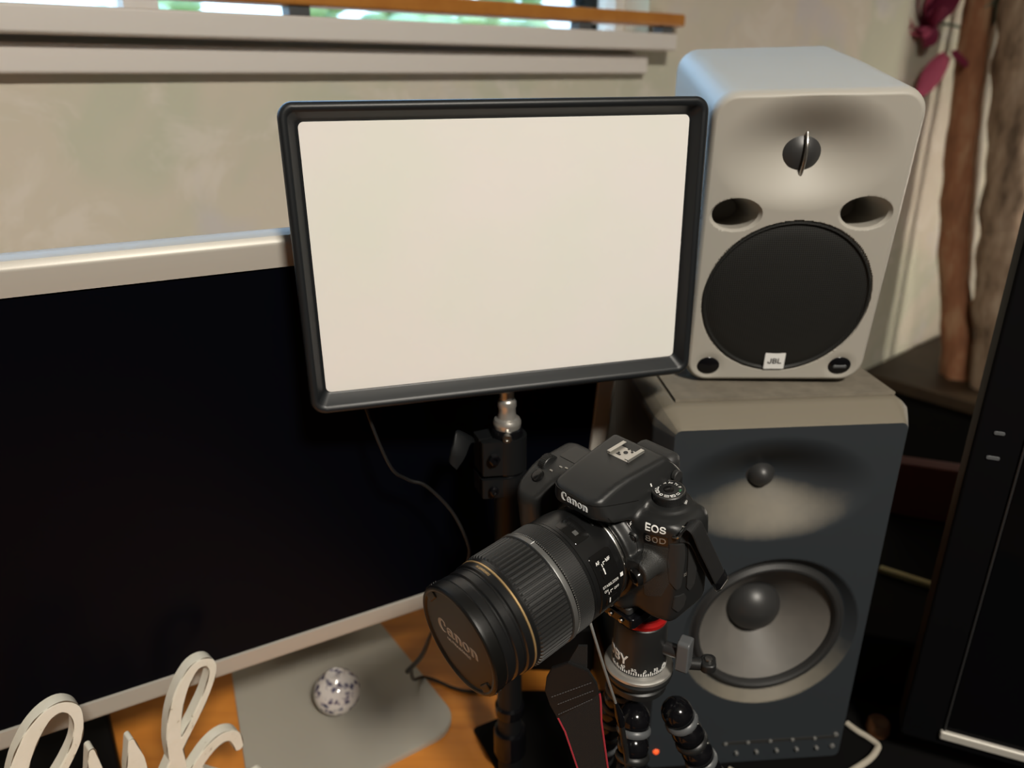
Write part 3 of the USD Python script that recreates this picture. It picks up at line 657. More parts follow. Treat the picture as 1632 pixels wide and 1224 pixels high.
# ------------------------------------------------------------------ black glossy monitor at the right edge
RO = V(.4403, .5723, 0.0); rx, ry, rz = frame(math.radians(-23))
RP = lambda m: place(m, RO, rx, ry, rz)
rm = thing('glossy_monitor', 'black glossy monitor with a silver lower trim at the right edge', 'monitor', RO + rx * .25 - rz * .02)
RW, RZ0, RZ1 = .62, .050, .640
hx = RW / 2 - .0385
body = slab(RW, RZ1 - RZ0, -.030, .000, .006, .003); body.apply_translation(V(hx, (RZ0 + RZ1) / 2, 0)); obj('housing', RP(body), 'monitor_housing', rm)
g = slab(RW - .080, RZ1 - .0765 - .04, -.001, .0006, .001, .0003); g.apply_translation(V(hx, (.0765 + RZ1 - .04) / 2, 0)); obj('screen', RP(g), 'screen_gloss', rm, label='glossy black screen')
bd = rbox((-.0005, (.0700 + RZ1 - .04) / 2, .0010), (.0022, RZ1 - .04 - .0700, .0022), .0008); obj('trim_bead', RP(bd), 'dark_metal', rm, label='thin grey bead along the screen edge')
tr = rbox((hx + .0165, .0665, .0015), (RW - .036, .0105, .006), .0022); obj('lower_trim', RP(tr), 'aluminium', rm, label='silver trim strip under the screen')
for yy, w in ((.4044, .0085), (.3805, .0105)):
    b = slab(w, .0035, 0, .0012, .0015, .0004); b.apply_translation(V(-.0210, yy, 0)); obj('button', RP(b), 'slate_grey', rm)
st_ = rbox((hx, .038, -.048), (.10, .052, .03), .006); obj('neck', RP(st_), 'monitor_black', rm)
ft = rbox((hx, .0070, -.020), (.30, .010, .18), .004); obj('foot', RP(ft), 'monitor_black', rm)

# ------------------------------------------------------------------ the photo camera (local millimetres: x right seen from the front, y up, z out of the lens)
KO = V(0.0528, 0.4323, 0.3891)
kz = V(-0.7640, -0.6317, -0.1312); kz /= np.linalg.norm(kz)
ky = Z - kz * kz[2]; ky /= np.linalg.norm(ky); kx = np.cross(ky, kz)
KP = lambda m: place(m, KO, kx, ky, kz, 0.001)
def smin(a, b, k):
    h = np.clip(0.5 + 0.5 * (b - a) / k, 0, 1); return b * (1 - h) + a * h - k * h * (1 - h)
def smax(a, b, k): return -smin(-a, -b, k)
def sbx(x, y, z, c, h, r):
    q = [np.abs(x - c[0]) - h[0] + r, np.abs(y - c[1]) - h[1] + r, np.abs(z - c[2]) - h[2] + r]
    out = np.sqrt(sum(np.maximum(a, 0) ** 2 for a in q)); return out + np.minimum(np.maximum(np.maximum(q[0], q[1]), q[2]), 0) - r
def planes(x, y, z, pl_, k):
    d = None
    for (nx, ny, nz), (ax, ay, az_) in pl_:
        l = math.sqrt(nx*nx + ny*ny + nz*nz); e = ((x - ax) * nx + (y - ay) * ny + (z - az_) * nz) / l
        d = e if d is None else smax(d, e, k)
    return d
def cyl_z(x, y, z, cx, cy, r, z0, z1, e=1.0):
    a = np.hypot(x - cx, y - cy) - r; b = np.maximum(z0 - z, z - z1); return smax(a, b, e)
def body_sdf(x, y, z):
    # chassis
    d = sbx(x, y, z, (-4.5, -4.5, -35), (64.5, 41.5, 22), 9)
    d = smax(d, ((x - 40) * 0.50 + (z + 12.5) * 0.866), 5)           # shoulder slanting back on the badge side
    d = smax(d, ((x - 60) * 0.985 - (y + 5) * 0.13), 5)              # side narrows downwards
    # front panel round the mount
    d = smin(d, cyl_z(x, y, z, 0, 0, 38.0, -40, -1.5, 3.0), 6)
    d = smin(d, sbx(x, y, z, (2, -22, -16), (24, 24, 12), 8), 6)
    # viewfinder and flash housing
    pr = planes(x, y, z, [((0, 0.10, 1), (0, 48, 12.0)), ((0, 0.97, 0.24), (0, 54.5, 10)), ((0, 1, 0.02), (0, 60, -30)), ((0, 0.55, -0.83), (0, 52, -60)),
                          ((1, 0.42, 0.10), (25, 45, 0)), ((-1, 0.42, 0.10), (-25, 45, 0)), ((0, -1, 0), (0, 33, 0)), ((0, -0.95, 0.30), (0, 41.5, 12)),
                          ((0.62, 0.1, 0.78), (17, 48, 11)), ((-0.62, 0.1, 0.78), (-17, 48, 11)), ((1, 0, 0), (29, 0, 0)), ((-1, 0, 0), (-29, 0, 0))], 3.0)
    d = smin(d, pr, 5)
    # right-hand grip and its sloping top
    gp = planes(x, y, z, [((-1, 0, 0), (-70, 0, 0)), ((1, 0, 0.25), (-42, 0, 0)), ((0, 0.86, 0.5), (0, 31, -2)), ((0, 1, 0), (0, 37.5, 0)), ((0, -1, 0), (0, -46, 0)), ((0, 0, 1), (0, 0, 11)), ((0.6, 0, 0.8), (-44, 0, 9)), ((-0.7, 0, 0.7), (-66, 0, 8)), ((0, 0, -1), (0, 0, -50))], 5.0)
    d = smin(d, gp, 6)
    # lens release housing on the badge side
    rl = smax(np.hypot((x - 41.5) * 1.0, y - 5.5) - 9.0, np.maximum(-30 - z, z + 1.0), 2.0)
    d = smin(d, rl, 3.0)
    # raised round-off that carries the mode dial
    d = smin(d, smax(np.hypot(x - 35, z + 42) - 14.5, np.maximum(y - 38.5, 20 - y), 2.0), 5)
    return d
def surface_nets(fn, lo, hi, step):
    ax = [np.arange(lo[i], hi[i] + step, step, dtype=np.float64) for i in range(3)]
    X, Y, Zg = np.meshgrid(*ax, indexing='ij'); F = fn(X, Y, Zg); nx, ny, nz = F.shape
    ins = F < 0
    # one vertex per mixed cell: mean of the edge crossings
    cs = [(i, j, k) for i in (0, 1) for j in (0, 1) for k in (0, 1)]
    sub = lambda A, c: A[c[0]:nx-1+c[0], c[1]:ny-1+c[1], c[2]:nz-1+c[2]]
    cnt = sum(sub(ins, c).astype(np.int8) for c in cs); mixed = (cnt > 0) & (cnt < 8)
    idx = np.full(mixed.shape, -1); idx[mixed] = np.arange(mixed.sum()); cell = np.argwhere(mixed)
    acc = np.zeros((len(cell), 3)); num = np.zeros(len(cell))
    val = {c: F[cell[:, 0] + c[0], cell[:, 1] + c[1], cell[:, 2] + c[2]] for c in cs}
    for a in cs:
        for k in range(3):
            if a[k] == 0:
                b = list(a); b[k] = 1; b = tuple(b); fa, fb = val[a], val[b]; ok = (fa < 0) != (fb < 0)
                t = np.where(ok, fa / np.where(ok, fa - fb, 1), 0); p = np.array(a, float)[None] + np.eye(3)[k] * t[:, None]
                acc[ok] += p[ok]; num[ok] += 1
    vts = (cell + acc / num[:, None]) * step + np.array(lo)
    faces = []
    for k in range(3):
        sl0 = [slice(None)] * 3; sl1 = [slice(None)] * 3; sl0[k] = slice(0, -1); sl1[k] = slice(1, None)
        ch = ins[tuple(sl0)] != ins[tuple(sl1)]; e = np.argwhere(ch)
        o1, o2 = (k + 1) % 3, (k + 2) % 3
        e = e[(e[:, o1] > 0) & (e[:, o2] > 0) & (e[:, o1] < F.shape[o1] - 1) & (e[:, o2] < F.shape[o2] - 1)]
        def cid(d1, d2):
            q = e.copy(); q[:, o1] -= d1; q[:, o2] -= d2; return idx[q[:, 0], q[:, 1], q[:, 2]]
        q = np.stack([cid(1, 1), cid(0, 1), cid(0, 0), cid(1, 0)], 1)
        inside = ins[e[:, 0], e[:, 1], e[:, 2]]; q[~inside] = q[~inside][:, ::-1]; faces.append(q)
    q = np.vstack(faces); f = np.vstack([q[:, [0, 1, 2]], q[:, [0, 2, 3]]])
    return trimesh.Trimesh(vts, f, process=False)
def drape(m, o, x, y, n, lift=0.0, start=14.0, sdf=body_sdf):
    """lays a flat mesh (local x, y; z = thickness) drawn in the plane (o, x, y) on the camera body along -n"""
    v = np.asarray(m.vertices); n = np.asarray(n, float) / np.linalg.norm(n); o = np.asarray(o, float)
    p = o + v[:, :1] * np.asarray(x) + v[:, 1:2] * np.asarray(y) + n * start
    for _ in range(60):
        d = sdf(p[:, 0], p[:, 1], p[:, 2]); p = p - n * np.clip(d, -2, 4)[:, None] * 0.8
    out = m.copy(); out.vertices = p + n * (v[:, 2:3] + lift); return out
def refine(m, l):
    v, f = trimesh.remesh.subdivide_to_size(m.vertices, m.faces, l, max_iter=12); return trimesh.Trimesh(v, f, process=False)
#@SDF-END
photo = thing('photo_camera', 'black digital reflex camera with a capped zoom lens mounted on the flexible tripod', 'camera', KO - ky * .046 - kz * .03)
kb = surface_nets(body_sdf, (-84, -52, -64), (72, 68, 20), 0.95)
shell = obj('body', KP(kb), 'camera_black', photo, smooth=True)
X3, Y3, Z3 = V(1, 0, 0), V(0, 1, 0), V(0, 0, 1)
# word mark on the flash housing
lg = refine(serif_logo(5.4, 0.25), 0.8); lg.apply_scale([1.02, 1.0, 1.0])
obj('brand_lettering', KP(drape(lg, (1.6, 49.0, 10), X3, Y3, Z3)), 'white_print', shell, label='white maker name on the flash housing', smooth=False)
# badge side: lettering, number plate, flash button
bn = V(0.5, 0.10, 0.866); bxv = V(0.866, 0, -0.5); byv = np.cross(bn, bxv); bo = V(45.6, 33.2, -15.5)
obj('series_lettering', KP(drape(refine(text('EOS', 4.3, .22, True, sx=1.22), .6), bo, bxv, byv, bn)), 'white_print', shell, smooth=False)
pl8 = refine(slab(16.0, 7.2, 0, .35, 1.2, .15, 4, 1), 1.6)
plate = obj('model_plate', KP(drape(pl8, bo - byv * 7.9 + bxv * .3, bxv, byv, bn)), 'camera_gloss', shell, label='glossy black number plate', smooth=30)
obj('model_lettering', KP(drape(refine(text('80D', 4.2, .25, sx=1.25), .6), bo - byv * 7.9, bxv, byv, bn, .35)), 'grey_print', plate, smooth=False)
def round_button(c, n, r, h, m_='camera_black', nm='button', parent=None, rim=True):
    a, b, d = axes_for(n); prof = [(0, h), (r * .6, h), (r * .9, h * .75), (r, 0), (r, -2)]
    m = place(lathe(prof, 28), V(*c), a, b, d)
    if rim: m = cat_(m, place(ringlathe([(r * 1.18, -1), (r * 1.2, h * .5), (r * 1.5, h * .5), (r * 1.75, -1)], 28), V(*c), a, b, d))
    return obj(nm, KP(m), m_, parent or photo)
def on_body(p, n, start=14.0):
    p = V(*p); n = V(*n) / np.linalg.norm(V(*n)); q = p + n * start
    for _ in range(80): q = q - n * np.clip(body_sdf(*q), -2, 4) * .8
    return q
round_button(on_body((30.5, 22.5, -12), (0.25, 0, 1)), (0.25, 0, 1), 2.3, 1.0, nm='flash_button')
bolt = Polygon([(0.3, 2), (-.9, -.1), (-.1, -.1), (-.5, -2), (.9, .35), (.1, .35), (.8, 2)])
obj('flash_symbol', KP(drape(ext(affinity.scale(bolt, 1.0, 1.0), .2), (28.0, 30.5, -10), V(.97, 0, -.24), Y3, (0.24, 0, 1))), 'white_print', shell, smooth=False)
# lens release button
round_button((41.0, 1.5, -.5), (-0.25, -.1, 1), 6.4, 2.2, 'camera_gloss', 'lens_release_button', rim=False)
# grippy leatherette patch below the badge and on the grip front
lp1 = Polygon([(-8, 5), (9.5, 5), (9.5, -22), (3, -36), (-9, -40), (-8.5, -8)]).buffer(-1.5).buffer(1.5)
obj('leatherette', KP(drape(refine(ext(lp1, .35), 2.2), bo - byv * 18.2, bxv, byv, bn)), 'camera_leatherette', shell, label='pebbled grip patch under the number plate', smooth=30)
# port covers on the side
sn_ = V(0.93, 0.0, 0.20); sn_ /= np.linalg.norm(sn_); sxv = np.cross(V(0, 1, 0), sn_); sxv /= np.linalg.norm(sxv); syv = np.cross(sn_, sxv)
for ox, oy, pts in ((-24, 2, [(-5, 22), (3, 22), (4, 12), (1.5, -14), (-2, -17), (-5.5, -10), (-6.5, 6)]), (-36, 0, [(-5.5, 24), (4.5, 24), (5, 0), (3.2, -19), (-1.5, -23), (-5.5, -16)]), (-25.5, -27, [(-4.5, 7), (3.5, 6), (6, 1), (4, -7), (-1.5, -9), (-5.5, -4)])):
    pg = Polygon(pts).buffer(-1.6).buffer(1.6)
    mm = drape(refine(bevel_ext(pg, .9, .45, 2), 1.8), V(58, oy, ox), sxv, syv, sn_, 0.0, 20)
    obj('port_cover', KP(mm), 'black_rubber', photo, smooth=30)
obj('terminal_symbol', KP(drape(refine(unary_union([sbox(-1.4, -1.4, -1.0, 1.4), sbox(-.7, -1.0, .7, 1.0).difference(sbox(-.35, -.65, .35, .65)), sbox(1.0, -1.4, 1.4, 1.4)]) and ext(unary_union([sbox(-1.5, -1.6, -1.05, 1.6), sbox(-.65, -1.1, .65, 1.1).difference(sbox(-.28, -.7, .28, .7)), sbox(1.05, -1.6, 1.5, 1.6)]), .2), .8), V(58, -4, -29.2), sxv, syv, sn_, .05, 20)), 'grey_print', shell, smooth=False)
# seam of the pop-up flash
def seam(pts, r=.22):
    q = spline(np.array(pts, float), 10); n_ = V(.25, .35, .9); q2 = []
    for p in q:
        n2 = V(*p) * 0 + n_; t = p + n2 / np.linalg.norm(n2) * 6
        for _ in range(50): t = t - n2 / np.linalg.norm(n2) * np.clip(body_sdf(*t), -2, 3) * .8
        q2.append(t)
    return KP(tube(q2, r, 6))
obj('flash_seam', seam([(-22, 53.2, 10), (-10, 52.6, 12), (6, 52.6, 13), (15, 52.0, 11), (20, 50.5, 4), (24, 47.5, -8), (27, 44, -22)], .28), 'camera_gloss', shell)
obj('panel_seam', seam([(22, 40, -4), (26, 32, -8), (30, 26, -11), (33.5, 19, -12), (35.0, 12, -13)], .2), 'camera_gloss', shell)
# mode dial
md = V(35, 38.5, -42); DX, DY, DZ = X3, V(0, 0, -1), Y3          # dial plane: local y points to the camera's back
dl = lambda m: KP(place(m, md, DX, DY, DZ))
teeth = []
for k in range(72):
    a = 2 * math.pi * k / 72
    for j in range(5):
        b = trimesh.creation.box((.42, .55, .75)); b.apply_translation((11.15, 0, 1.0 + j * 1.15)); b.apply_transform(trimesh.transformations.rotation_matrix(a, (0, 0, 1))); teeth.append(b)
dial = obj('mode_dial', dl(cat_(lathe([(11.2, -1), (11.2, 6.6), (10.6, 7.3), (9.9, 7.35), (9.6, 7.1), (0, 7.1)], 72), *teeth)), 'camera_black', photo, smooth=35, label='round mode dial with a knurled rim')
obj('dial_rim', dl(ringlathe([(10.0, 7.2), (10.3, 7.5), (10.75, 7.3), (10.6, 7.0)], 72)), 'steel', dial, label='thin bright rim of the dial')
obj('lock_button', dl(lathe([(0, 8.1), (2.6, 8.1), (3.3, 7.7), (3.5, 7.0)], 32)), 'camera_gloss', dial)
syms = ['B', 'M', 'Av', 'Tv', 'P', 'A+', 'box', 'CA', 'SCN', 'ring', 'C2', 'C1']
cc = V(0, 0)
base_a = 150                                                     # direction of the B in the dial plane, degrees
for k, s_ in enumerate(syms):
    a = math.radians(base_a - 30 * k + 30)
    if s_ == 'box': g_ = ext(sbox(-1.3, -.9, 1.3, .9).difference(sbox(-.95, -.55, .95, .55)), .1)
    elif s_ == 'ring': g_ = ext(Point(0, 0).buffer(1.2).difference(Point(0, 0).buffer(.75)).union(Point(.5, .3).buffer(.45)), .1)
    else: g_ = text(s_, 1.75 if len(s_) < 3 else 1.25, .1, True)
    if s_ in ('CA', 'C1', 'C2', 'SCN'):
        w_ = 1.75; g_ = cat_(g_, ext(sbox(-w_, -1.3, w_, 1.3).difference(sbox(-w_ + .25, -1.05, w_ - .25, 1.05)), .1)); g_.apply_scale([.92, .92, 1])
    g_.apply_transform(trimesh.transformations.rotation_matrix(a - math.pi / 2, (0, 0, 1))); g_.apply_translation((7.7 * math.cos(a), 7.7 * math.sin(a), 7.12))
    obj('mode_symbol', dl(g_), 'green_print' if s_ == 'A+' else 'white_print', dial, smooth=False)
ix = ext(Polygon([(-.5, -1.1), (.5, -1.1), (.5, 1.1), (-.5, 1.1)]), .25); obj('dial_index', KP(drape(ix, V(27.0, 49.4, -34.2), V(-.1, 0, 1), V(-.36, .93, 0), (.93, .36, .09), .1, 4)), 'white_print', shell, smooth=False)
sw = text('OFF', 1.7, .15, True); sw.apply_transform(trimesh.transformations.rotation_matrix(math.radians(-62), (0, 0, 1)))
obj('switch_lettering', KP(drape(sw, V(48.5, 45, -45.0), DX, DY, V(.35, 1, 0), .1, 12)), 'white_print', shell, smooth=False)
# hot shoe
hs = V(-.4, 59.5, -40.2)
hb = rbox(hs + V(0, -2.5, 0), (21.5, 5.5, 18.5), 1.5)
shoe = obj('hot_shoe', KP(hb), 'camera_black', photo, label='hot shoe block with a bright metal plate')
def hbox(x0, x1, y0, y1, z0, z1): m = trimesh.creation.box((x1 - x0, y1 - y0, z1 - z0)); m.apply_translation(hs + V((x0 + x1) / 2, (y0 + y1) / 2, (z0 + z1) / 2)); return m
obj('shoe_plate', KP(cat_(hbox(-9.6, 9.6, .3, .8, -8.2, 8.2), hbox(-9.6, -8.9, .3, 2.6, -8.2, 8.2), hbox(8.9, 9.6, .3, 2.6, -8.2, 8.2), hbox(-9.6, -6.6, 2.2, 2.8, -8.2, 8.2), hbox(6.6, 9.6, 2.2, 2.8, -8.2, 8.2))), 'satin_steel', shoe, smooth=False, label='bright metal shoe plate')
pins = [cyl(hs + V(a_, .7, b_), hs + V(a_, 1.15, b_), r_, 16) for a_, b_, r_ in ((0, 0, 1.6), (3.2, -3, .9), (-1.2, -4.5, .8), (1.4, -4.8, .8), (-3.6, 2.8, .8))]
obj('contacts', KP(cat_(*pins, hbox(-4.4, -.8, .75, .95, 3.6, 5.2))), 'gloss_black', shoe)
# viewfinder eyecup, seen past the shoe
obj('eyecup', KP(rbox((8.0, 45.5, -62), (35, 24, 15), 6, 5)), 'black_rubber', photo, label='soft rubber eyecup')
obj('dioptre_dial', KP(cyl((28.5, 47, -56), (32, 47, -56), 4.2, 32, .5)), 'black_rubber', photo)
# grip top: shutter button, ribbed wheel, small buttons
sb_ = on_body((-56.5, 34, -6), (0, .86, .5)); obj('shutter_button', KP(place(lathe([(0, 1.8), (3.5, 1.8), (4.6, 1.2), (5, 0), (5.4, -1.5)], 32), sb_, *axes_for(V(0, .86, .5)))), 'camera_gloss', photo)
wp = V(-60, 34.5, -20.0); rib = [lathe([(7.4, -3.4), (7.8, -3.0), (7.8, 3.0), (7.4, 3.4)], 40)]
for k in range(40):
    b = trimesh.creation.box((.7, .55, 6.0)); b.apply_translation((8.0, 0, 0)); b.apply_transform(trimesh.transformations.rotation_matrix(2 * math.pi * k / 40, (0, 0, 1))); rib.append(b)
obj('control_wheel', KP(place(cat_(*rib), wp, V(0, 0, 1), V(0, 1, 0), V(-1, 0, 0))), 'camera_black', photo, label='ribbed control wheel on the grip')
for bx_, bz_ in ((-50, -14), (-46.0, -20), (-41.5, -21.5), (-36.5, -21.0)):
    q = on_body((bx_, 36, bz_), (0, 1, 0)); m = slab(3.0, 1.5, -.5, .7, .7, .25, 4, 2); obj('top_button', KP(place(m, q, X3, V(0, 0, -1), Y3)), 'grey_print', photo)
obj('top_display', KP(drape(refine(slab(26, 17, 0, .3, 2, .1, 4, 1), 3), V(-45, 45, -38), X3, V(0, 0, -1), Y3, .05)), 'camera_gloss', photo, label='small dark display on the top plate')
# strap lug and right-hand strap
lug = on_body((57, 33, -24), (1, .4, 0))
obj('strap_lug', KP(tube([lug + V(-2, -3.5, 2.5), lug + V(2.2, -2.0, 2.5), lug + V(2.8, .8, 0), lug + V(2.0, 1.5, -4.5), lug + V(-2, .5, -4.5)], .95, 10, 6)), 'chrome', photo, label='bright wire strap loop')
# ---- lens (local z = optical axis)
LP = lambda m: KP(m)
def rot_z(m, deg): m.apply_transform(trimesh.transformations.rotation_matrix(math.radians(deg), (0, 0, 1))); return m
lens = obj('lens', LP(lathe([(0, -1), (33.5, -1), (33.5, 2.5), (34.0, 3.0), (35.2, 6.0), (36.6, 11.0), (37.4, 17), (37.6, 31.0), (36.5, 31.6), (36.5, 50), (37.6, 50.0), (37.6, 81), (36.6, 81.4), (36.6, 91), (0, 91)], 128)), 'lens_black', photo, label='black zoom lens barrel', smooth=30)
obj('mount_ring', LP(ringlathe([(33.4, -1.2), (34.2, -1.2), (34.6, -.4), (34.6, .9), (34.2, 1.6), (33.4, 1.6)], 128)), 'chrome', lens, label='bright metal ring at the lens mount')
def ribbed(r0_, r1_, z0, z1, n, duty=.5, nm='', m_='lens_ring_rubber', ends=.8, rep=6):
    a = []; rad = []
    for k in range(n):
        for t, r in ((0, r0_), (.10, r1_), (.10 + duty * .62, r1_), (.20 + duty * .62, r0_)): a.append((k + t) / n * 2 * math.pi); rad.append(r)
    a, rad = np.array(a), np.array(rad); lo = []
    for z_, f_ in ((z0, -1), (z0, 0), (z0 + ends, 1), (z1 - ends, 1), (z1, 0), (z1, -1)):
        rr = rad if f_ == 1 else np.full(len(a), r0_ if f_ == 0 else r0_ - 1.2)
        lo.append(np.column_stack([rr * np.sin(a), rr * np.cos(a), np.full(len(a), z_)]))
    m = loft(lo, False, False); m.invert(); return m
obj('focus_ring', LP(ribbed(38.0, 38.45, 34.0, 47.2, 170)), 'lens_ring_rubber', lens, label='finely ridged focus ring', smooth=20)
tk = []
for k in range(150):
    b = trimesh.creation.box((.35, .30, .8)); b.apply_translation((0, 38.25, 47.5)); tk.append(rot_z(b, k * 2.4))
obj('edge_ticks', LP(cat_(*tk)), 'grey_print', lens, smooth=False, kind='stuff', label='row of fine bright ticks between grey ring and focus ring')
obj('focus_ring_edge', LP(ringlathe([(37.2, 31.4), (38.0, 31.7), (38.2, 32.4), (38.2, 33.8), (37.2, 34.1)], 128)), 'lens_black', lens)
obj('grey_ring', LP(ringlathe([(37.2, 48.6), (39.0, 48.9), (39.2, 49.3), (39.2, 51.9), (39.0, 52.4), (37.2, 52.6)], 128)), 'lens_grey_ring', lens, label='satin grey ring behind the zoom ring')
obj('zoom_ring', LP(ribbed(37.6, 38.9, 53.2, 79.6, 66, .50, ends=1.2)), 'lens_ring_rubber', lens, label='deeply ribbed rubber zoom ring', smooth=20)
obj('gold_ring', LP(ringlathe([(36.8, 82.9), (38.0, 83.0), (38.15, 83.2), (38.15, 84.1), (38.0, 84.3), (36.8, 84.4)], 128)), 'gold', lens, label='thin gold ring')
obj('front_barrel', LP(loft([np.column_stack([r * np.cos(a_), r * np.sin(a_), np.full(128, zz)]) for a_ in [np.linspace(0, 2*math.pi, 128, endpoint=False)] for r, zz in
    [(36.4, 81), (37.7, 81.2), (37.8, 82.6), (37.0, 82.9), (37.0, 84.4), (37.8, 84.7), (37.8, 89.0), (37.2, 89.6), (36.2, 90.0), (36.2, 91.5), (36.9, 92.0), (36.9, 96.6), (36.2, 97.2), (35.6, 97.6), (35.6, 98.6), (36.6, 99.2), (36.9, 100.2), (36.9, 104.6), (36.4, 105.2), (34, 105.2)]])), 'lens_black', lens, label='stepped front barrel', smooth=25)
def wrap(m, r, ang0, z0, lift=0.0, flip=1):
    """wraps flat lettering (x to the mount, y up round the barrel) on the cylinder; ang measured from the top towards +x"""
    v = np.asarray(m.vertices); a = math.radians(ang0) - v[:, 1] / r
    rr = r + lift + v[:, 2]; out = m.copy(); out.vertices = np.column_stack([rr * np.sin(a), rr * np.cos(a), z0 - v[:, 0]]); return out
# gold maker line beside the gold ring: reads round the barrel
gt = refine(text('ULTRASONIC', 1.5, .1, True), .8); v_ = np.asarray(gt.vertices).copy(); gt.vertices = np.column_stack([-v_[:, 1], -v_[:, 0], v_[:, 2]]); gt.invert() if np.linalg.det(np.array([[0, -1, 0], [-1, 0, 0], [0, 0, 1]])) < 0 else None
obj('lens_lettering', LP(wrap(gt, 37.8, -3, 86.6, .02)), 'gold', lens, smooth=False, label='tiny gold lettering beside the gold ring')
zt = ext(sbox(-1.6, -.25, 1.6, .25), .1); obj('zoom_index', LP(wrap(zt, 39.2, 4, 50.2, .03)), 'white_print', lens, smooth=False)
# distance window on top
def patch(w_, h_, r_, z_lo, z_hi, ang0, zc, rad, e=.3):
    return wrap(refine(slab(w_, h_, z_lo, z_hi, r_, e, 4, 2), 1.6), rad, ang0, zc)
wf = obj('distance_window', LP(patch(13, 21, 2.2, -1.5, .35, 14, 22, 37.4)), 'camera_gloss', lens, label='glossy distance window on top of the lens')
obj('distance_scale', LP(patch(3.2, 3.6, .5, .3, .45, 19, 22.5, 37.4, .05)), 'lens_grey_ring', wf)
obj('name_plate', LP(patch(5.2, 21, 1.2, -1.2, .15, 5, 9.0, 35.6, .1)), 'camera_leatherette', lens, label='rough dark name plate behind the distance window')
# switch panel on the side
sp_ = obj('switch_panel', LP(patch(18.0, 44, 2.0, -3, 1.0, 80, 18.6, 37.3, .5)), 'camera_gloss', lens, label='raised switch panel with white lettering', smooth=30)
rw = 38.32
def lab(s_, h_, ang, z_, bold=True): obj('switch_lettering', LP(wrap(refine(text(s_, h_, .12, bold), .6), rw, ang, z_)), 'white_print', sp_, smooth=False)
lab('AF', 2.0, 55.0, 23.0); lab('MF', 2.0, 56.6, 14.6)
lab('STABILIZER', 1.75, 79.8, 18.6, False); lab('ON', 1.75, 84.8, 23.2, False); lab('OFF', 1.75, 87.6, 14.2, False)
def mark(poly, ang, z_): obj('switch_mark', LP(wrap(refine(ext(poly, .12), .8), rw, ang, z_)), 'white_print', sp_, smooth=False)
mark(sbox(-.28, -1.1, .28, 1.1), 59.2, 20.6); mark(unary_union([sbox(-1.2, .4, .9, .85), sbox(-1.2, -1.1, -.75, .85)]), 57.8, 18.2)
mark(sbox(-.28, -1.0, .28, 1.0), 88.9, 21.2); mark(unary_union([sbox(-1.2, .4, .9, .85), sbox(-1.2, -1.1, -.75, .85)]), 87.6, 18.6)
for ang in (66.5, 99.0):
    sl_ = obj('slide_switch', LP(wrap(refine(slab(9.5, 6.6, .1, .9, 1.0, .3, 4, 2), 1.5), rw - .2, ang, 18.6)), 'camera_gloss', sp_)
    m = wrap(refine(ext(sbox(-.45, -2.3, .45, 2.0), .12), .8), rw + .72, ang - 2.2, 21.0); obj('switch_line', LP(m), 'white_print', sp_, smooth=False)
sq = wrap(refine(ext(sbox(-1.4, -1.4, 1.4, 1.4), .12), .8), 35.2, 82.5, 6.0, .2); obj('mount_index', LP(sq), 'white_print', lens, smooth=False, label='white square mounting mark')
obj('lens_screw', LP(place(lathe([(0, .8), (1.0, .7), (1.5, 0), (1.5, -1)], 16), V(37.2 * math.sin(math.radians(124)), 37.2 * math.cos(math.radians(124)), 12), *axes_for(V(math.sin(math.radians(124)), math.cos(math.radians(124)), 0)))), 'steel', lens)
# lens cap
cap = obj('lens_cap', LP(lathe([(34, 104.8), (37.0, 105.2), (37.4, 105.8), (37.5, 110.6), (37.2, 112.6), (36.4, 113.7), (35.2, 114.0), (34.0, 113.7), (33.2, 113.0), (32.6, 112.8), (0, 112.8)], 128)), 'lens_cap_black', photo, label='round black lens cap with tan lettering', smooth=25)
cl = serif_logo(9.2, .12); cl = refine(cl, 1.5)
CT = lambda m, ox, oy, deg: LP((lambda q: (rot_z(q, deg), q.apply_translation((ox, oy, 112.82)), q)[2])(m))
obj('cap_lettering', CT(cl, -1.0, 1.5, 0), 'tan_print', cap, smooth=False)
obj('cap_lettering', CT(text('ULTRASONIC', 2.0, .1, True, sx=1.35), -1.0, -6.8, 0), 'tan_print', cap, smooth=False)
for sgn_ in (0, 180):
    tb = cat_(rbox((31.8, 0, 112.2), (6.5, 13.0, 3.0), 1.2), *[rbox((35.9, 0, 108.2 + k * 1.6), (3.6, 12.0, 1.0), .4) for k in range(3)])
    obj('pinch_tab', LP(rot_z(tb, -43 + sgn_)), 'lens_cap_black', cap)
# ---- carrying strap: right-hand band through the wire loop, and the leather end below the lens
def band(P, n_, w, t, k=8):
    """flat strap along P (mm, camera axes or world); n_: list of face normals"""
    q = spline(P, k); nn = np.column_stack([np.interp(np.linspace(0, len(P) - 1, len(q)), np.arange(len(P)), np.array(n_, float)[:, i]) for i in range(3)])
    T = np.gradient(q, axis=0); T /= np.linalg.norm(T, axis=1, keepdims=True)
    W_ = np.cross(T, nn); W_ /= np.linalg.norm(W_, axis=1, keepdims=True); Nn = np.cross(W_, T)
    wv = np.interp(np.linspace(0, 1, len(q)), np.linspace(0, 1, len(w)), w) if np.ndim(w) else np.full(len(q), w)
    lo = []
    for p, a, b, ww in zip(q, W_, Nn, wv):
        lo.append(np.array([p + a * ww / 2 + b * t * .2, p + a * (ww / 2 - t * .5) + b * t * .5, p - a * (ww / 2 - t * .5) + b * t * .5, p - a * ww / 2 + b * t * .2, p - a * ww / 2 - b * t * .2, p - a * (ww / 2 - t * .5) - b * t * .5, p + a * (ww / 2 - t * .5) - b * t * .5, p + a * ww / 2 - b * t * .2]))
    m = loft(lo); m.fix_normals(); return m
ns = V(1, .05, 0)
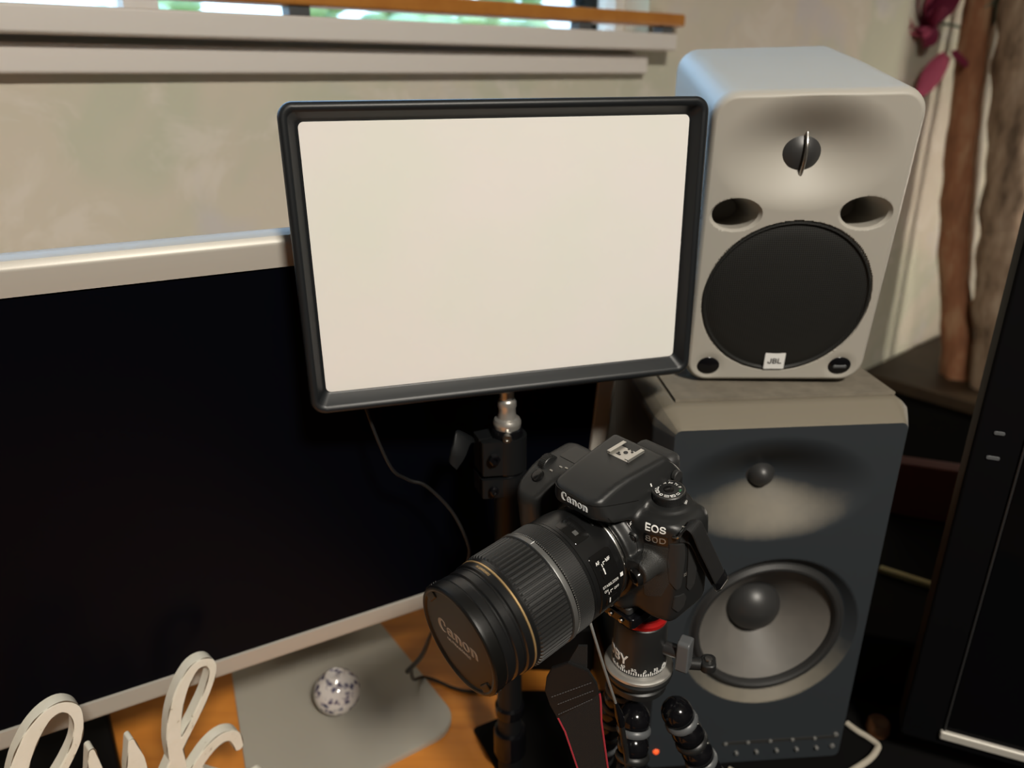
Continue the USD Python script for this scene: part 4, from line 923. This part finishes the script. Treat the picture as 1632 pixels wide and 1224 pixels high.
obj('strap', KP(band([lug + V(1.2, -1.5, -2), lug + V(5.0, 5.5, -4.5), (66.5, 37.5, -30), (67.0, 22, -36.5), (67.0, 0, -46.5), (66.5, -24, -57.5)], [(-.6, .8, 0), (-.2, 1, 0), (.8, .55, .1), ns, ns, ns], 11.5, 1.3)), 'strap_black', photo, label='black webbing strap hanging from the wire loop', smooth=20)
obj('strap', KP(band([lug + V(1.0, -2.5, -2), (62.8, 26, -33), (62.8, 2, -44), (64.0, -22, -55.5)], [ns, ns, ns, ns], 11.0, 1.2)), 'strap_black', photo, smooth=20)
obj('strap_keeper', KP(band([(66.0, -18.5, -55.0), (65.9, -26.5, -58.6)], [ns, ns], 13.0, 4.6)), 'gloss_black', photo, smooth=20)
obj('keeper_edge', KP(band([(66.0, -26.2, -58.5), (65.9, -27.4, -59.0)], [ns, ns], 13.4, 5.0)), 'chrome', photo, smooth=20)
TO = V(.0391, .387, .3149); ta = V(math.cos(math.radians(-12)), math.sin(math.radians(-12)), 0); tn = V(math.sin(math.radians(-12)), -math.cos(math.radians(-12)), 0)
TPL = lambda m: place(m, TO, ta, Z, tn, .001)
tab = Polygon([(-17.3, 3.2), (-13.8, 12.5), (-3.0, 19.2), (10.5, 14.9), (16.5, 4.5), (18.0, -4.0), (-9.2, -31.0), (-14.8, -19.5), (-18.2, -8.0)]).buffer(-1).buffer(1)
obj('strap_leather', TPL(bevel_ext(tab, 2.2, .8, 2)), 'leather_black', photo, label='black leather strap end with stitched lines below the lens', smooth=20)
stt = []
for a_, b_ in (((-13.5, -12), (13.5, 6.0)), ((-9.0, -17.5), (15.0, -.5)), ((-8.5, -26.5), (14.5, -8.0))):
    a_, b_ = V(*a_), V(*b_)
    for k in range(15):
        p, q = a_ + (b_ - a_) * (k / 15), a_ + (b_ - a_) * ((k + .6) / 15); stt.append(cyl((p[0], p[1], 2.25), (q[0], q[1], 2.25), .28, 6))
obj('stitching', TPL(cat_(*stt)), 'slate_grey', photo, kind='stuff')
hang = Polygon([(-3.5, 17), (3.0, 32.5), (9.0, 33.5), (9.5, 15)])
obj('strap', TPL(trimesh.Trimesh(*(lambda m: (np.asarray(m.vertices) + V(0, 0, -1.5), m.faces))(ext(hang, 1.6)), process=False)), 'strap_black', photo, smooth=20)
web = Polygon([(-9.0, -30.0), (18.6, -3.5), (20.6, -29), (26.8, -71), (36, -130), (46, -190), (24, -190), (15, -130), (5.8, -75.5), (-3.8, -43)])
wm = ext(web, 1.6); wm.apply_translation((0, 0, -1.2)); obj('strap', TPL(wm), 'strap_black', photo, label='wide black strap with red edges hanging below the lens', smooth=20)
for pts in ([(-9.3, -31), (-3.9, -43), (5.7, -75.5), (14.9, -130), (23.9, -190)], [(18.6, -4.5), (19.4, -10), (20.7, -29), (26.9, -71), (36.1, -130), (46.1, -190)]):
    obj('strap_edge', TPL(tube([(x_, y_, .3) for x_, y_ in pts], .75, 8)), 'strap_red', photo, label='red strap edge')

# ------------------------------------------------------------------ flexible ball-joint tripod with its ball head
HO = V(.1005, .4720, 0)
tp = thing('flexible_tripod', 'black flexible tripod of ball joints with a ball head carrying the camera', 'tripod', V(HO[0], HO[1], 0))
HT = lambda m, z=0.0: place(m, HO + Z * z, PX, PY, Z)
hz = .258                                                        # top of the bottom ring
obj('head_body', HT(lathe([(.0205, hz - .002), (.0212, hz), (.0215, hz + .006), (.0208, hz + .030), (.0205, hz + .038), (.0195, hz + .0425), (.0175, hz + .0445), (0, hz + .0445)], 64)), 'camera_black', tp, label='black ball head body with white lettering')
obj('red_ring', HT(ringlathe([(.0165, hz + .0435), (.0196, hz + .0440), (.0198, hz + .0470), (.0180, hz + .0500), (.0160, hz + .0500)], 64)), 'red_metal', tp, label='shiny red ring round the ball socket')
obj('head_ball', HT(lathe([(0.0165 * math.cos(t), hz + .0480 + .0165 * math.sin(t)) for t in np.linspace(-.2, 1.1, 10)], 40)), 'gloss_black', tp)
pt = KO + kx * .004 - ky * .0475 - kz * .030                      # under the camera's socket
hb_ = HO + Z * (hz + .060)
obj('head_neck', tube([hb_ - Z * .004, hb_ * .5 + (pt - ky * .012) * .5, pt - ky * .010], [.010, .0125, .014], 24, 6), 'gloss_black', tp)
obj('plate_clamp', place(slab(.050, .044, -.0135, -.0045, .004, .0015), pt, kx, -kz, ky), 'gloss_black', tp)
obj('quick_plate', place(slab(.040, .040, -.0045, .0012, .003, .001), pt, kx, -kz, ky), 'black_rubber', tp)
for k in range(4):
    obj('clamp_screw', place(lathe([(.0018, 0), (.0016, .0012), (0, .0012)], 12), pt - ky * .009 + kz * .0225 + kx * (-.015 + .010 * k), *axes_for(kz)), 'steel', tp)
hl = refine(text('JOBY', .0080, .0003, True), .002); v_ = np.asarray(hl.vertices)
def hwrap(m, r, ang, z0):   # ang: direction of the text middle in the xy plane (degrees), reading left to right from outside
    v = np.asarray(m.vertices); a = math.radians(ang) + v[:, 0] / r; o = m.copy(); o.vertices = np.column_stack([(r + v[:, 2]) * np.cos(a), (r + v[:, 2]) * np.sin(a), z0 + v[:, 1]]); return o
obj('head_lettering', HT(hwrap(hl, .0214, -163, hz + .0140)), 'white_print', tp, smooth=False, label='white lettering on the ball head')
tks = []
for k in range(40):
    a = -180 + k * 5.0; h_ = .0036 if k % 3 == 0 else .0020
    m = ext(sbox(-.0004, 0, .0004, h_), .0003); tks.append(hwrap(m, .0216, a, hz + .0025))
obj('scale_marks', HT(cat_(*tks)), 'white_print', tp, smooth=False, label='white degree scale round the foot of the head', kind='stuff')
for k, s_ in enumerate(('60', '30', '0', '30', '60')):
    obj('scale_number', HT(hwrap(refine(text(s_, .0024, .0003), .001), .0215, -135 + 24 * k, hz + .0070)), 'white_print', tp, smooth=False)
obj('silver_ring', HT(ringlathe([(.0205, hz - .004), (.0262, hz - .0045), (.0275, hz - .0030), (.0272, hz - .0012), (.0250, hz + .0002), (.0205, hz + .0008)], 72)), 'satin_steel', tp, label='bright metal ring under the head')
obj('base_plate', HT(lathe([(0, hz - .026), (.0200, hz - .025), (.0235, hz - .0215), (.0240, hz - .0160), (.0225, hz - .0145), (.0225, hz - .0115), (.0268, hz - .0100), (.0275, hz - .0065), (.0262, hz - .0040), (0, hz - .0040)], 64)), 'camera_black', tp)
# locking knobs
kd = V(.86, -.50, .03); kd /= np.linalg.norm(kd)
k0 = HO + Z * (hz + .020) + kd * .021
obj('lock_stem', cyl(k0 - kd * .004, k0 + kd * .012, .0055, 24), 'dark_metal', tp)
ka, kbb, kcc = axes_for(kd)
obj('lock_lever', place(slab(.0135, .0285, -.005, .005, .0035, .0015), k0 + kd * .0150, V(-kd[1], kd[0], 0) * 1.0, Z, kd), 'slate_grey', tp, label='grey locking lever')
k1 = HO + Z * (hz - .002) + V(.030, -.002, 0)
obj('pan_knob', cat_(cyl(k1, k1 + V(.020, -.004, .002), .0050, 20, .001), place(slab(.012, .016, -.004, .004, .005, .0018), k1 + V(.024, -.005, .003), V(.98, -.2, .1), V(.2, .98, 0), Z)), 'camera_black', tp)
obj('knob_screw', place(lathe([(.0032, 0), (.003, .0014), (0, .0016)], 16), k1 + V(.024, -.005, .0072), PX, PY, Z), 'steel', tp)
# three legs of ball joints
def leg(p0, d, n_, label=None):
    p0 = V(*p0); d = V(*d); up_ = -d / np.linalg.norm(d); a, b, c_ = axes_for(up_)
    L_ = UsdGeom.Xform.Define(stage, tp + '/' + numbered(tp, 'leg')); lpth = str(L_.GetPath())
    for k in range(n_):
        c = p0 + d * k
        obj('ball_joint', ball(c, .0128, 3), 'gloss_black', lpth, smooth=True)
        obj('joint_ring', place(ringlathe([(.0098, -.0125), (.0126, -.0122), (.0138, -.0102), (.0136, -.0078), (.0122, -.0062), (.0112, -.0066)], 40), c, a, b, c_), 'camera_black' if k % 2 else 'slate_grey', lpth, smooth=40)
    return p0 + d * n_
leg((.131, .455, .2185), (.0092, -.0018, -.0190), 11)
leg((.0965, .4535, .2150), (-.0012, -.0080, -.0195), 11)
leg((.0930, .4920, .2150), (-.0025, .0045, -.0205), 10)
# thin grey lead with a strain relief, running down beside the tripod
ldw = thing('charging_lead', 'thin grey lead with a black strain relief hanging under the camera lens', 'cable', (.09, .43, .003))
obj('wire', tube([(.0480, .4370, .3560), (.0520, .4250, .3430), (.0560, .4190, .3300), (.0660, .4200, .2940), (.0760, .4240, .2590)], .0011, 10, 8), 'cable_grey', ldw)
obj('strain_relief', tube([(.0755, .4237, .261), (.0790, .4255, .247), (.0815, .4270, .236)], [.0016, .0034, .0030], 12, 6), 'gloss_black', ldw)
obj('wire', tube([(.0815, .4270, .236), (.0850, .4300, .215), (.0890, .4330, .190), (.095, .430, .12), (.105, .40, .05), (.14, .36, .004), (.20, .33, .003)], .0024, 10, 8), 'cable_black', ldw)

# ------------------------------------------------------------------ things behind, on the right
def box_on(name, label, cat, c, s, yaw, m_, r=.003):
    return obj(name, place(rbox((0, 0, s[2] / 2 + .0006), s, r), V(*c), V(math.cos(yaw), math.sin(yaw), 0), V(-math.sin(yaw), math.cos(yaw), 0), Z), m_, label=label, cat=cat)
box_on('power_block', 'black power block on the desk behind the light stand and the tripod', 'box', (.052, .815, 0), (.105, .17, .070), -.06, 'near_black_wood', .006)  # added dark box in place of the shade behind stand and tripod
box_on('electronics_box', 'flat black electronics box on the desk between the large speaker and glossy monitor', 'box', (.612, .822, .0014), (.35, .36, .0838), -.30, 'near_black_wood', .006)
box_on('wooden_stick', 'short yellowish wooden stick lying on the flat black box', 'stick', (.508, .800, .0855), (.062, .010, .008), -.62, 'pencil_yellow', .002)
box_on('cardboard_box', 'brown cardboard box on the black box, half hidden by the glossy monitor', 'box', (.640, .83, .0855), (.10, .09, .045), -.30, 'cardboard_brown', .002)
box_on('red_book', 'dull dark red book standing at the back of the flat black box', 'book', (.640, .945, .0855), (.17, .028, .085), -.35, 'dull_red_board', .002)
obj('knob_cap', place(lathe([(.012, 0.0005), (.013, .004), (.012, .014), (.010, .017), (0, .018)], 32), V(.4120, .6355, .0014), PX, PY, Z), 'copper_orange', label='small copper-orange cap standing on the black mat beside the large speaker', cat='cap')
cbl = tube([(.2300, .5850, .0044), (.2458, .5720, .0044), (.2830, .5735, .0044), (.3120, .5640, .0044), (.3250, .5500, .0044)], .0026, 8, 8)
obj('beige_cable', cbl, 'cable_beige', label='beige cable lying along the front foot of the large speaker', cat='cable')
cb2 = tube([(.3547, .5775, .0052), (.3850, .5950, .0052), (.4003, .6091, .0052), (.4020, .6150, .0052), (.3960, .6240, .0054), (.3880, .6330, .0052), (.3810, .6440, .0052)], .0034, 8, 6)
obj('white_cable', cb2, 'cable_beige', label='pale cable bent in a sharp corner right of the large speaker', cat='cable')
obj('dark_cable', tube([(.5479, .7031, .088), (.560, .712, .0895), (.575, .7085, .0885), (.563, .692, .0885), (.548, .690, .0885)], .0030, 8, 6), 'cable_grey', label='dark grey bent cable lying on the flat black box', cat='cable')

box_on('desk_mat', 'large thin black desk mat under the flexible tripod and the glossy monitor', 'mat', (.425, .375, -.0004), (.85, .65, .0014), 0.0, 'near_black_wood', .0004)  # added, mostly out of view: keeps orange desk bounce off the camera

# side table and decorative trunks
tb_ = thing('side_table', 'dark wooden side table against the wallpaper behind the right-hand things', 'table', wl(2.75, -.62, FLOOR))
obj('table_top', wbox(2.19, 3.35, -.985, .02, -.185, -.150, .004), 'dark_wood', tb_)
obj('body', wbox(2.23, 3.31, -.970, -.02, FLOOR + .001, -.185, .004), 'near_black_wood', tb_)
gl = thing('table_lamp', 'globe table lamp on the dark side table, outside the frame', 'lamp', V(1.90, 1.75, -.1495))  # unseen lamp, added to light the right wall and the trunks
obj('lamp_base', place(lathe([(.06, 0.0005), (.06, .012), (.02, .022), (.012, .05), (.012, .398), (.0, .399)], 40), V(1.90, 1.75, -.1495), PX, PY, Z), 'dark_metal', gl)
obj('globe', ball(LAMP2_POS, .085, 4), 'globe_glow', gl, smooth=True, label='lit white glass globe')
def trunk(name, label, P, r, m_, seed, cat):
    q = spline(P, 14); n_ = 20; ang = np.linspace(0, 2 * math.pi, n_, endpoint=False); lo = []
    R_ = np.interp(np.linspace(0, 1, len(q)), np.linspace(0, 1, len(r)), r)
    for i, (p, rr) in enumerate(zip(q, R_)):
        c = np.column_stack([np.cos(ang), np.sin(ang), np.zeros(n_)]); nz_ = meshkit.fbm(np.column_stack([c[:, 0] * 2 + 5, c[:, 1] * 2 + 5, np.full(n_, p[2] * 14)]), 3, seed)
        lo.append(p + c * (rr * (0.78 + .5 * nz_))[:, None])
    return obj(name, loft(lo), m_, label=label, cat=cat, smooth=60)
zt_ = -.1495
trunk('tree_branch', 'reddish brown peeled branch standing on the dark side table', [(1.352, 2.104, zt_), (1.320, 2.128, .05), (1.280, 2.148, .222), (1.245, 2.168, .565), (1.227, 2.178, .874), (1.245, 2.17, 1.15), (1.29, 2.16, 1.45)], [.045, .041, .038, .036, .034, .03, .02], 'bark_red', 3, 'branch')
trunk('driftwood_log', 'thick rough grey-brown log standing right of the reddish branch', [(1.415, 2.000, zt_), (1.380, 2.025, .10), (1.358, 2.04, .244), (1.325, 2.066, .571), (1.290, 2.085, .867), (1.30, 2.08, 1.15), (1.33, 2.07, 1.5)], [.068, .066, .064, .060, .056, .05, .035], 'bark_grey', 9, 'log')
trunk('pale_twig', 'thin pale twig between the reddish branch and the thick log', [(1.385, 2.185, zt_), (1.372, 2.182, .1), (1.348, 2.190, .3), (1.312, 2.205, .6), (1.300, 2.215, .9), (1.30, 2.19, 1.2)], [.014, .013, .012, .012, .010, .006], 'twig_pale', 5, 'twig')
fl0 = V(1.185, 2.205, .80)
fw = thing('silk_flower', 'magenta and maroon silk flower fixed to the reddish branch', 'flower', fl0)
def petal(c, d, w, l, cup, m_, nm='petal'):
    d = V(*d) / np.linalg.norm(V(*d)); s_ = np.cross(d, V(.3, -.9, .3)); s_ /= np.linalg.norm(s_); n_ = np.cross(s_, d); rows = []
    for t in np.linspace(0, 1, 9):
        ww = w * math.sin(math.pi * (.12 + .86 * t)) ** .8
        rows.append([c + d * l * t + s_ * ww * u_ + n_ * (cup * (u_ * u_ - .3) * w + cup * l * .35 * t * t) for u_ in np.linspace(-1, 1, 7)])
    top = np.array(rows); bot = top - n_ * .0014; v = np.vstack([top.reshape(-1, 3), bot.reshape(-1, 3)]); f = []
    R, Cn = 9, 7; k = R * Cn
    for i in range(R - 1):
        for j in range(Cn - 1):
            a, b, c2, d2 = i * Cn + j, i * Cn + j + 1, (i + 1) * Cn + j + 1, (i + 1) * Cn + j
            f += [(a, b, c2), (a, c2, d2), (a + k, c2 + k, b + k), (a + k, d2 + k, c2 + k)]
    edge = [(0, j) for j in range(Cn)] + [(i, Cn - 1) for i in range(1, R)] + [(R - 1, j) for j in range(Cn - 2, -1, -1)] + [(i, 0) for i in range(R - 2, 0, -1)]
    ids = [i * Cn + j for i, j in edge]
    for a, b in zip(ids, ids[1:] + ids[:1]): f += [(a, a + k, b + k), (a, b + k, b)]
    obj(nm, trimesh.Trimesh(v, np.array(f), process=False), m_, fw, smooth=50)
obj('stem', tube([fl0 + V(.045, -.03, -.02), fl0 + V(.01, -.02, .01), fl0 + V(-.08, -.025, .025)], .004, 8, 6), 'leaf_grey', fw)
fc = fl0 + V(-.085, -.03, .025)
for d_, w_, l_, m_ in (((-1, -.3, .15), .040, .10, 'petal_pink'), ((-.75, -.3, .8), .040, .11, 'petal_maroon'), ((-.25, -.3, 1.0), .042, .11, 'petal_pink'), ((-.85, -.4, -.35), .036, .09, 'petal_pink'), ((-.35, -.5, -.9), .034, .085, 'petal_maroon'), ((.35, -.3, .9), .038, .10, 'petal_maroon'), ((-.1, -.6, .3), .030, .07, 'petal_maroon')):
    petal(fc, d_, w_, l_, .5, m_)
petal(fl0 + V(-.02, -.03, -.055), (-.62, -.25, -.75), .030, .15, .3, 'petal_pink')
petal(fl0 + V(-.005, -.03, -.045), (.05, -.2, -.2), .022, .07, .3, 'petal_maroon')
petal(fl0 + V(.03, -.03, -.005), (.55, -.35, .85), .028, .13, .3, 'leaf_grey', 'leaf')
